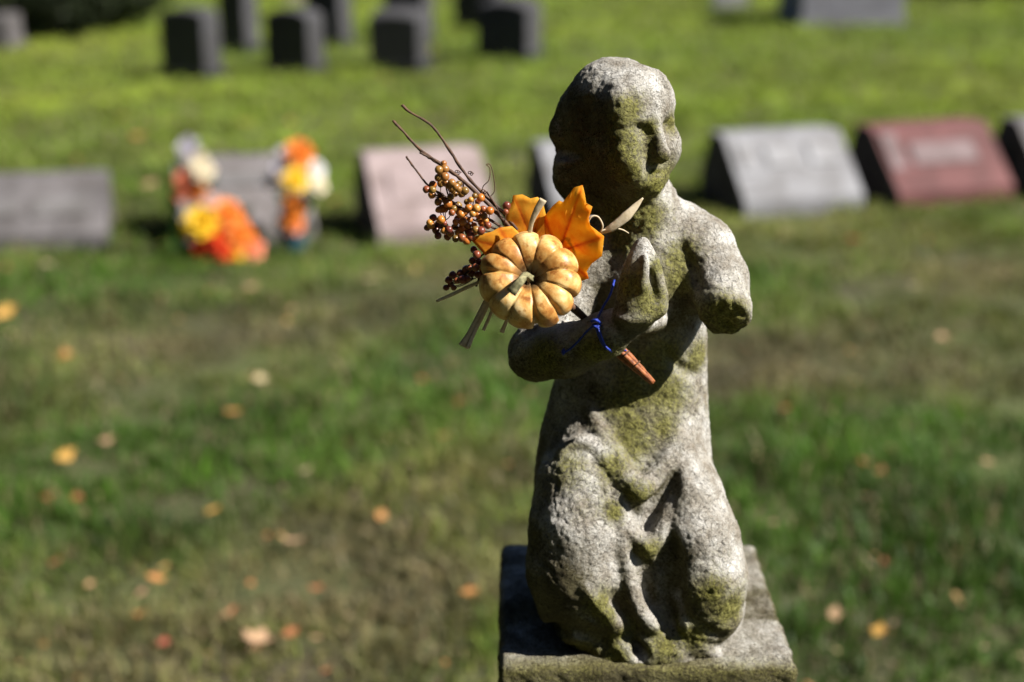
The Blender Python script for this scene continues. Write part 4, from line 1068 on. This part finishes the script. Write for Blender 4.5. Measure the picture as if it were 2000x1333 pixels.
LEAF = leaf_mat()
def silk_leaf(outline, centre, Y, tilt, curl, seed):
    """maple leaf: outline in photo pixels around a vein centre, bent and tilted in depth, with real thickness"""
    o = np.array(outline, float); n = len(o); c0 = np.array(centre, float)
    RN = 7; V = []; vein = []; u = unit(*centre, Y)
    # densify outline with little teeth
    P = []
    for i in range(n):
        a, b = o[i], o[(i + 1) % n]; L_ = np.linalg.norm(b - a); m = max(2, int(L_ / 9))
        for k in range(m):
            P.append(a + (b - a) * k / m)
    P = np.array(P); m = len(P); S0 = 60.0
    tips = []
    for p in sorted(o, key=lambda p: -np.linalg.norm(p - c0)):
        d = p - c0
        if all(d.dot(t - c0) / (np.linalg.norm(d) * np.linalg.norm(t - c0)) < math.cos(.6) for t in tips): tips.append(p)
        if len(tips) == 5: break
    def place(p):
        d = (p - c0); x, y = d
        ang = math.atan2(y, x); rr = np.hypot(x, y)
        dep = tilt[0] * x + tilt[1] * y + curl * rr * rr / S0 + 2.4 * math.sin(ang * 3 + seed) * (rr / S0) + 1.8 * math.sin(x * .09 + y * .05 + seed) + 1.3 * math.sin(y * .13 - x * .04 + 2 * seed)
        vd = min((abs(np.cross(t - c0, d)) / (np.linalg.norm(t - c0) + 1e-6) if d.dot(t - c0) > 0 else 99) for t in tips) if rr > 1 else 0
        ve = math.exp(-(vd / 3.0) ** 2) * .55 + .75 * math.exp(-rr / 34)
        dep += 0.9 * math.exp(-(vd / 3.0) ** 2)
        return W(p[0], p[1], Y + dep * u), ve
    q, ve = place(c0); V.append(q); vein.append(ve)
    for k in range(1, RN + 1):
        for p in P:
            q, ve = place(c0 + (p - c0) * k / RN); V.append(q); vein.append(ve)
    fs = [(0, 1 + i, 1 + (i + 1) % m) for i in range(m)]
    for k in range(RN - 1):
        for i in range(m):
            a, b = 1 + k * m, 1 + (k + 1) * m; j = (i + 1) % m
            fs.append((a + i, b + i, b + j, a + j))
    me = pymesh('maple_leaf', V, fs); attr(me, 'vein', vein)
    ob = link('maple_leaf', me, LEAF, pick)
    sm = ob.modifiers.new('thickness', 'SOLIDIFY'); sm.thickness = 0.00025
silk_leaf([(1085, 545), (1066, 470), (1062, 425), (1080, 402), (1092, 392), (1100, 395), (1122, 366), (1138, 362), (1142, 378), (1145, 397), (1157, 404), (1150, 428), (1152, 440), (1180, 462), (1176, 500), (1156, 515), (1146, 530), (1150, 544), (1136, 549), (1112, 552)], (1092, 492), 1.066, (-.55, .30), .10, 1)
silk_leaf([(1000, 470), (984, 440), (988, 412), (1000, 395), (1002, 382), (1020, 380), (1036, 388), (1050, 385), (1060, 394), (1066, 420), (1072, 470), (1060, 500), (1020, 500)], (1040, 468), 1.072, (.25, .35), .12, 2)
silk_leaf([(917, 466), (940, 458), (960, 453), (975, 445), (1000, 442), (1030, 470), (1010, 510), (975, 530), (938, 532), (935, 512), (948, 500), (934, 484)], (1000, 490), 1.058, (.35, .10), .16, 3)

# twigs
def twig(pts, r, parent=pick, name='twig', m=None, **kw): return part(name, tpx(pts, r, sides=7, wob=.55, **kw), m or TWIG, parent)
twig([(785, 205, 1.085), (800, 219, 1.084), (840, 243, 1.083), (868, 278, 1.081), (905, 335, 1.077), (945, 380, 1.073), (985, 418, 1.069), (1010, 450, 1.066)], [3.4, 2.2, 2.6, 2.8, 3.2, 3.2, 3.6, 4])
twig([(767, 236, 1.066), (790, 260, 1.066), (822, 294, 1.066), (868, 326, 1.066), (905, 354, 1.066), (950, 395, 1.065), (985, 432, 1.064), (1010, 462, 1.063)], [3.0, 2.4, 3.2, 3.6, 3.6, 3.8, 4, 4])
twig([(793, 306, 1.06), (812, 332, 1.06), (836, 362, 1.06), (862, 380, 1.06), (900, 405, 1.06), (960, 432, 1.062), (1000, 460, 1.062)], [2.0, 2.0, 2.2, 2.4, 2.6, 3, 3.4])
twig([(820, 298, 1.064), (838, 308, 1.066), (868, 328, 1.066)], [2.2, 3, 3])
twig([(950, 375, 1.07), (968, 402, 1.07), (985, 440, 1.067)], [1.6, 2, 2.4])
twig([(930, 560, 1.056), (945, 520, 1.058), (975, 480, 1.06), (1005, 462, 1.062)], [2, 2.2, 2.6, 3])
def coil(px, py, Y, r, n, rise):
    pts = []
    for i in range(n * 8):
        a = i / 8 * 2 * math.pi; pts.append((px + math.cos(a) * r * (1 - .3 * i / (n * 8)) + rise[0] * i / (n * 8), py + math.sin(a) * r * .8 + rise[1] * i / (n * 8), Y + .0006 * math.sin(a)))
    return pts
part('tendril', tpx([(940, 392, 1.068), (943, 366, 1.068), (955, 352, 1.066), (957, 330, 1.067), (950, 322, 1.068), (958, 323, 1.068), (964, 345, 1.068), (966, 372, 1.068), (958, 384, 1.068)], [1.0, .9, .9], sides=5), TWIG)
part('tendril', tpx(coil(890, 334, 1.07, 4, 2, (10, 6)), [.9, .8], sides=5, sub=2), TWIG)
part('tendril', tpx(coil(916, 336, 1.073, 4, 2, (8, 6)), [.9, .8], sides=5, sub=2), TWIG)
part('tendril', tpx(coil(942, 372, 1.072, 5, 2, (6, 8)), [1.0, .8], sides=5, sub=2), TWIG)

# berries
ZB = [(325,357),(330,385),(300,390),(297,430),(330,425),(335,455),(310,460),(365,455),(365,485),(400,460),(398,487),(430,495),(380,510),(440,550),(480,520),(510,530),
      (238,488),(268,490),(266,515),(270,465),(310,523),(297,550),(335,543),(358,572),(360,525),(318,585),(300,590),(332,590),
      (395,570),(412,612),(385,650),(398,636),(365,605),(430,600),(455,640),(488,582),(522,588),(495,615),(527,622),(555,595),(518,655),(545,668),(477,668),(510,695),(415,685),(453,702),(478,702),(500,640),(380,675),(350,690),
      (253,655),(272,630),(242,680),(285,672),(310,640),(328,658),(296,720),(325,695),(343,725),(285,692),(415,730),(385,735),(440,745),(420,650),(440,672),
      (475,790),(490,815),(470,845),(485,880),(440,890),(408,908),(370,917),(350,942),(390,945),(337,980),(375,980),(445,935),(430,925),(495,915),(510,910),(465,905),(500,850),(640,570),(635,600)]
BM = {'amber': berry_mat('berry_amber', (0.42, 0.12, 0.02), (0.50, 0.18, 0.03), (0.48, 0.24, 0.05)),
      'olive': berry_mat('berry_olive', (0.16, 0.09, 0.02), (0.24, 0.14, 0.03), (0.30, 0.12, 0.03)),
      'maroon': berry_mat('berry_maroon', (0.13, 0.03, 0.02), (0.20, 0.05, 0.025), (0.28, 0.09, 0.03))}
bmesh_b = {}
for k_ in BM:
    bm = bmesh.new(); bmesh.ops.create_icosphere(bm, subdivisions=2, radius=1)
    for v in bm.verts: v.co *= 1 + .035 * math.sin(5 * v.co.x + 2) + .03 * math.sin(4 * v.co.y)
    me = bm_mesh('berry', bm, True); me.materials.append(BM[k_]); bmesh_b[k_] = me
r_ = random.Random(9)
ZB += [(310, 410), (350, 470), (385, 475), (415, 510), (460, 540), (495, 550), (450, 580), (470, 610), (430, 630), (400, 600), (375, 585), (345, 560), (505, 605), (535, 645), (485, 690), (460, 725), (330, 675), (360, 710), (400, 705), (300, 665), (262, 668), (480, 860), (455, 880), (420, 940), (360, 960)]
bpos = []
for zx, zy in ZB:
    px, py = 740 + zx / 2.5643, 180 + zy / 2.5635
    Y = 1.056 + r_.uniform(-.009, .009) + (0.004 if zy < 540 and zx > 290 else 0)
    bpos.append((px, py, Y, 'olive' if (zy < 530 and zx > 285) else 'maroon' if (zy > 760 or (zx, zy) in ((242, 680), (285, 672), (285, 692), (296, 720), (343, 725)) or zx > 600) else r_.choice(['amber', 'amber', 'amber', 'olive', 'maroon'])))
hubs = [(868, 330, 1.066), (905, 356, 1.066), (880, 390, 1.060), (920, 412, 1.06), (955, 430, 1.062), (900, 440, 1.06), (870, 430, 1.06), (935, 520, 1.058), (925, 545, 1.057), (985, 440, 1.064), (860, 385, 1.06)]
sp = []
sp.append(tpx([(850, 372, 1.06), (880, 395, 1.06), (905, 420, 1.06), (950, 440, 1.062), (1000, 462, 1.062)], [1.4, 1.8, 2.4], sides=5))
sp.append(tpx([(850, 445, 1.058), (880, 445, 1.06), (930, 448, 1.061), (990, 462, 1.062)], [1.2, 1.6, 2.2], sides=5))
sp.append(tpx([(870, 330, 1.064), (872, 370, 1.061), (890, 410, 1.06), (930, 440, 1.061)], [1.4, 1.8, 2.0], sides=5))
sp.append(tpx([(880, 555, 1.057), (915, 530, 1.057), (940, 500, 1.059), (985, 470, 1.062)], [1.4, 1.8, 2.0], sides=5))
for px, py, Y, _ in bpos:
    h = min(hubs, key=lambda h: (h[0] - px) ** 2 + (h[1] - py) ** 2)
    sp.append(tpx([(px, py, Y), ((px + h[0]) / 2, (py + h[1]) / 2 + 3, (Y + h[2]) / 2 + .002), h], [.9, .9, 1.1], sides=4, sub=3))
spray = part('berry_spray', merge(sp), TWIG)
for px, py, Y, k_ in bpos:
    P = W(px, py, Y); s_ = unit(px, py, Y) * r_.choice([6.2, 7.2, 7.8, 8.4, 9.0]) * r_.uniform(.95, 1.05)
    o = bpy.data.objects.new('berry', bmesh_b[k_]); col.objects.link(o); o.parent = spray
    o.matrix_parent_inverse = wmat(spray).inverted()
    o.location = P; o.scale = (s_, s_, s_ * r_.uniform(.94, 1.06)); o.rotation_euler = (r_.uniform(0, 6), r_.uniform(0, 6), r_.uniform(0, 6))

# raffia strips
def raffia(pts, r, flat=.25, **kw): part('raffia_strand', tpx(pts, r, sides=8, flat=flat, **kw), RAFF)
raffia([(1034, 462, 1.050), (1038, 436, 1.046), (1048, 412, 1.044), (1061, 390, 1.043)], [4, 4.5, 6.5, 7.5])
raffia([(1172, 456, 1.062), (1195, 445, 1.060), (1222, 424, 1.060), (1240, 405, 1.062), (1256, 387, 1.064)], [3, 8, 10, 7, 1.5])
raffia([(1178, 482, 1.058), (1160, 462, 1.056), (1149, 440, 1.055), (1155, 424, 1.055), (1168, 424, 1.056), (1177, 440, 1.057), (1174, 454, 1.058)], [1.2, 1.7, 1.7], .8)
raffia([(1172, 452, 1.060), (1195, 446, 1.062), (1215, 449, 1.064), (1228, 456, 1.066)], [1.6, 1.7, 1.0], .8)
raffia([(852, 589, 1.050), (880, 577, 1.050), (912, 562, 1.052), (950, 545, 1.056)], [2.6, 3.6, 3.6, 3])
raffia([(905, 678, 1.042), (918, 655, 1.044), (935, 620, 1.048), (952, 585, 1.052)], [11, 8, 6.5, 6])
raffia([(914, 680, 1.040), (926, 650, 1.044), (942, 618, 1.048), (956, 588, 1.052)], [4, 4, 4, 4])
raffia([(944, 646, 1.046), (952, 628, 1.048), (962, 605, 1.052)], [3.5, 3.2, 3])
raffia([(980, 650, 1.048), (984, 640, 1.048), (992, 622, 1.05)], [5, 4, 3])
# stick of the pick: passes between the forearm and the chest, wrapped end shows below the arm
part('pick_stick', tpx([(1085, 575, 1.066), (1122, 604, 1.074), (1160, 640, 1.094), (1205, 690, 1.100), (1240, 720, 1.096)], [8, 8, 7, 6, 6], sides=8), TWIG)
wr = []
for dx, dy, dY in ((-5, 4, 0), (0, -1, -.002), (5, -6, 0.001), (1, 2, .003)):
    wr.append(tpx([(1198 + dx, 674 + dy, 1.088 + dY), (1220 + dx, 696 + dy, 1.086 + dY), (1250 + dx * .6, 724 + dy * .6, 1.085 + dY), (1275 + dx * .3, 748 + dy * .3, 1.086 + dY)], [5.6, 5.8, 5.2, 4.0], sides=7, wob=.2))
part('wrapped_stick_end', merge(wr), WRAP)
bd = []
for t_ in (.12, .2, .28, .55):
    x_, y_ = 1198 + 77 * t_, 674 + 74 * t_
    bd.append(tpx([(x_ - 9, y_ + 8, 1.087), (x_ - 3, y_ + 2, 1.081), (x_ + 4, y_ - 4, 1.081), (x_ + 9, y_ - 9, 1.087)], 1.5, sides=5))
part('binding_thread', merge(bd), TWIG)
# ---- blue twine
tw = []
def cord(pts, r=3.0):
    tw.append(tpx(pts, r, sides=7, wob=.3))
def fs_(px, py, d=.002):
    Y = VOL.surf(px, py); return (px, py, (Y if Y else 1.1) - d)
cord([(1200, 548, 1.098), (1192, 575, 1.085), (1178, 600, 1.074), (1166, 625, fs_(1166, 632, .005)[2])], 2.4)
knot = fs_(1164, 632, .006)
cord([knot] + [fs_(*p) for p in ((1146, 648), (1132, 664), (1116, 680), (1104, 688))], 2.2)
cord([knot] + [fs_(*p) for p in ((1168, 650), (1176, 670), (1186, 682))] + [(1200, 690, 1.080), (1212, 690, 1.080)], 2.7)
cord([(knot[0] + 3, knot[1] + 4, knot[2] - .001)] + [fs_(*p, .004) for p in ((1173, 655), (1181, 674), (1190, 684))] + [(1204, 692, 1.081)], 2.6)
cord([(1155, 628, knot[2]), (1164, 626, knot[2] - .003), (1172, 632, knot[2]), (1166, 640, knot[2] - .002), (1157, 634, knot[2])], 3.2)
cord([(1209, 700, 1.092), (1204, 690, 1.081), (1214, 684, 1.080), (1226, 686, 1.088)], 1.6)
for k in range(7):
    e = fs_(1104, 688); a = 2.2 + k * .35
    tw.append(tpx([e, (e[0] + 8 * math.cos(a), e[1] + 8 * math.sin(a), e[2] - .001 - .0006 * (k % 3))], [1.6, .8], sides=5, sub=2))
me = pymesh('blue_string', *merge(tw)); o = link('blue_string', me, BLUE)
tag(o, 'blue string knotted over the statue forearm, tying on the autumn pick', 'string')
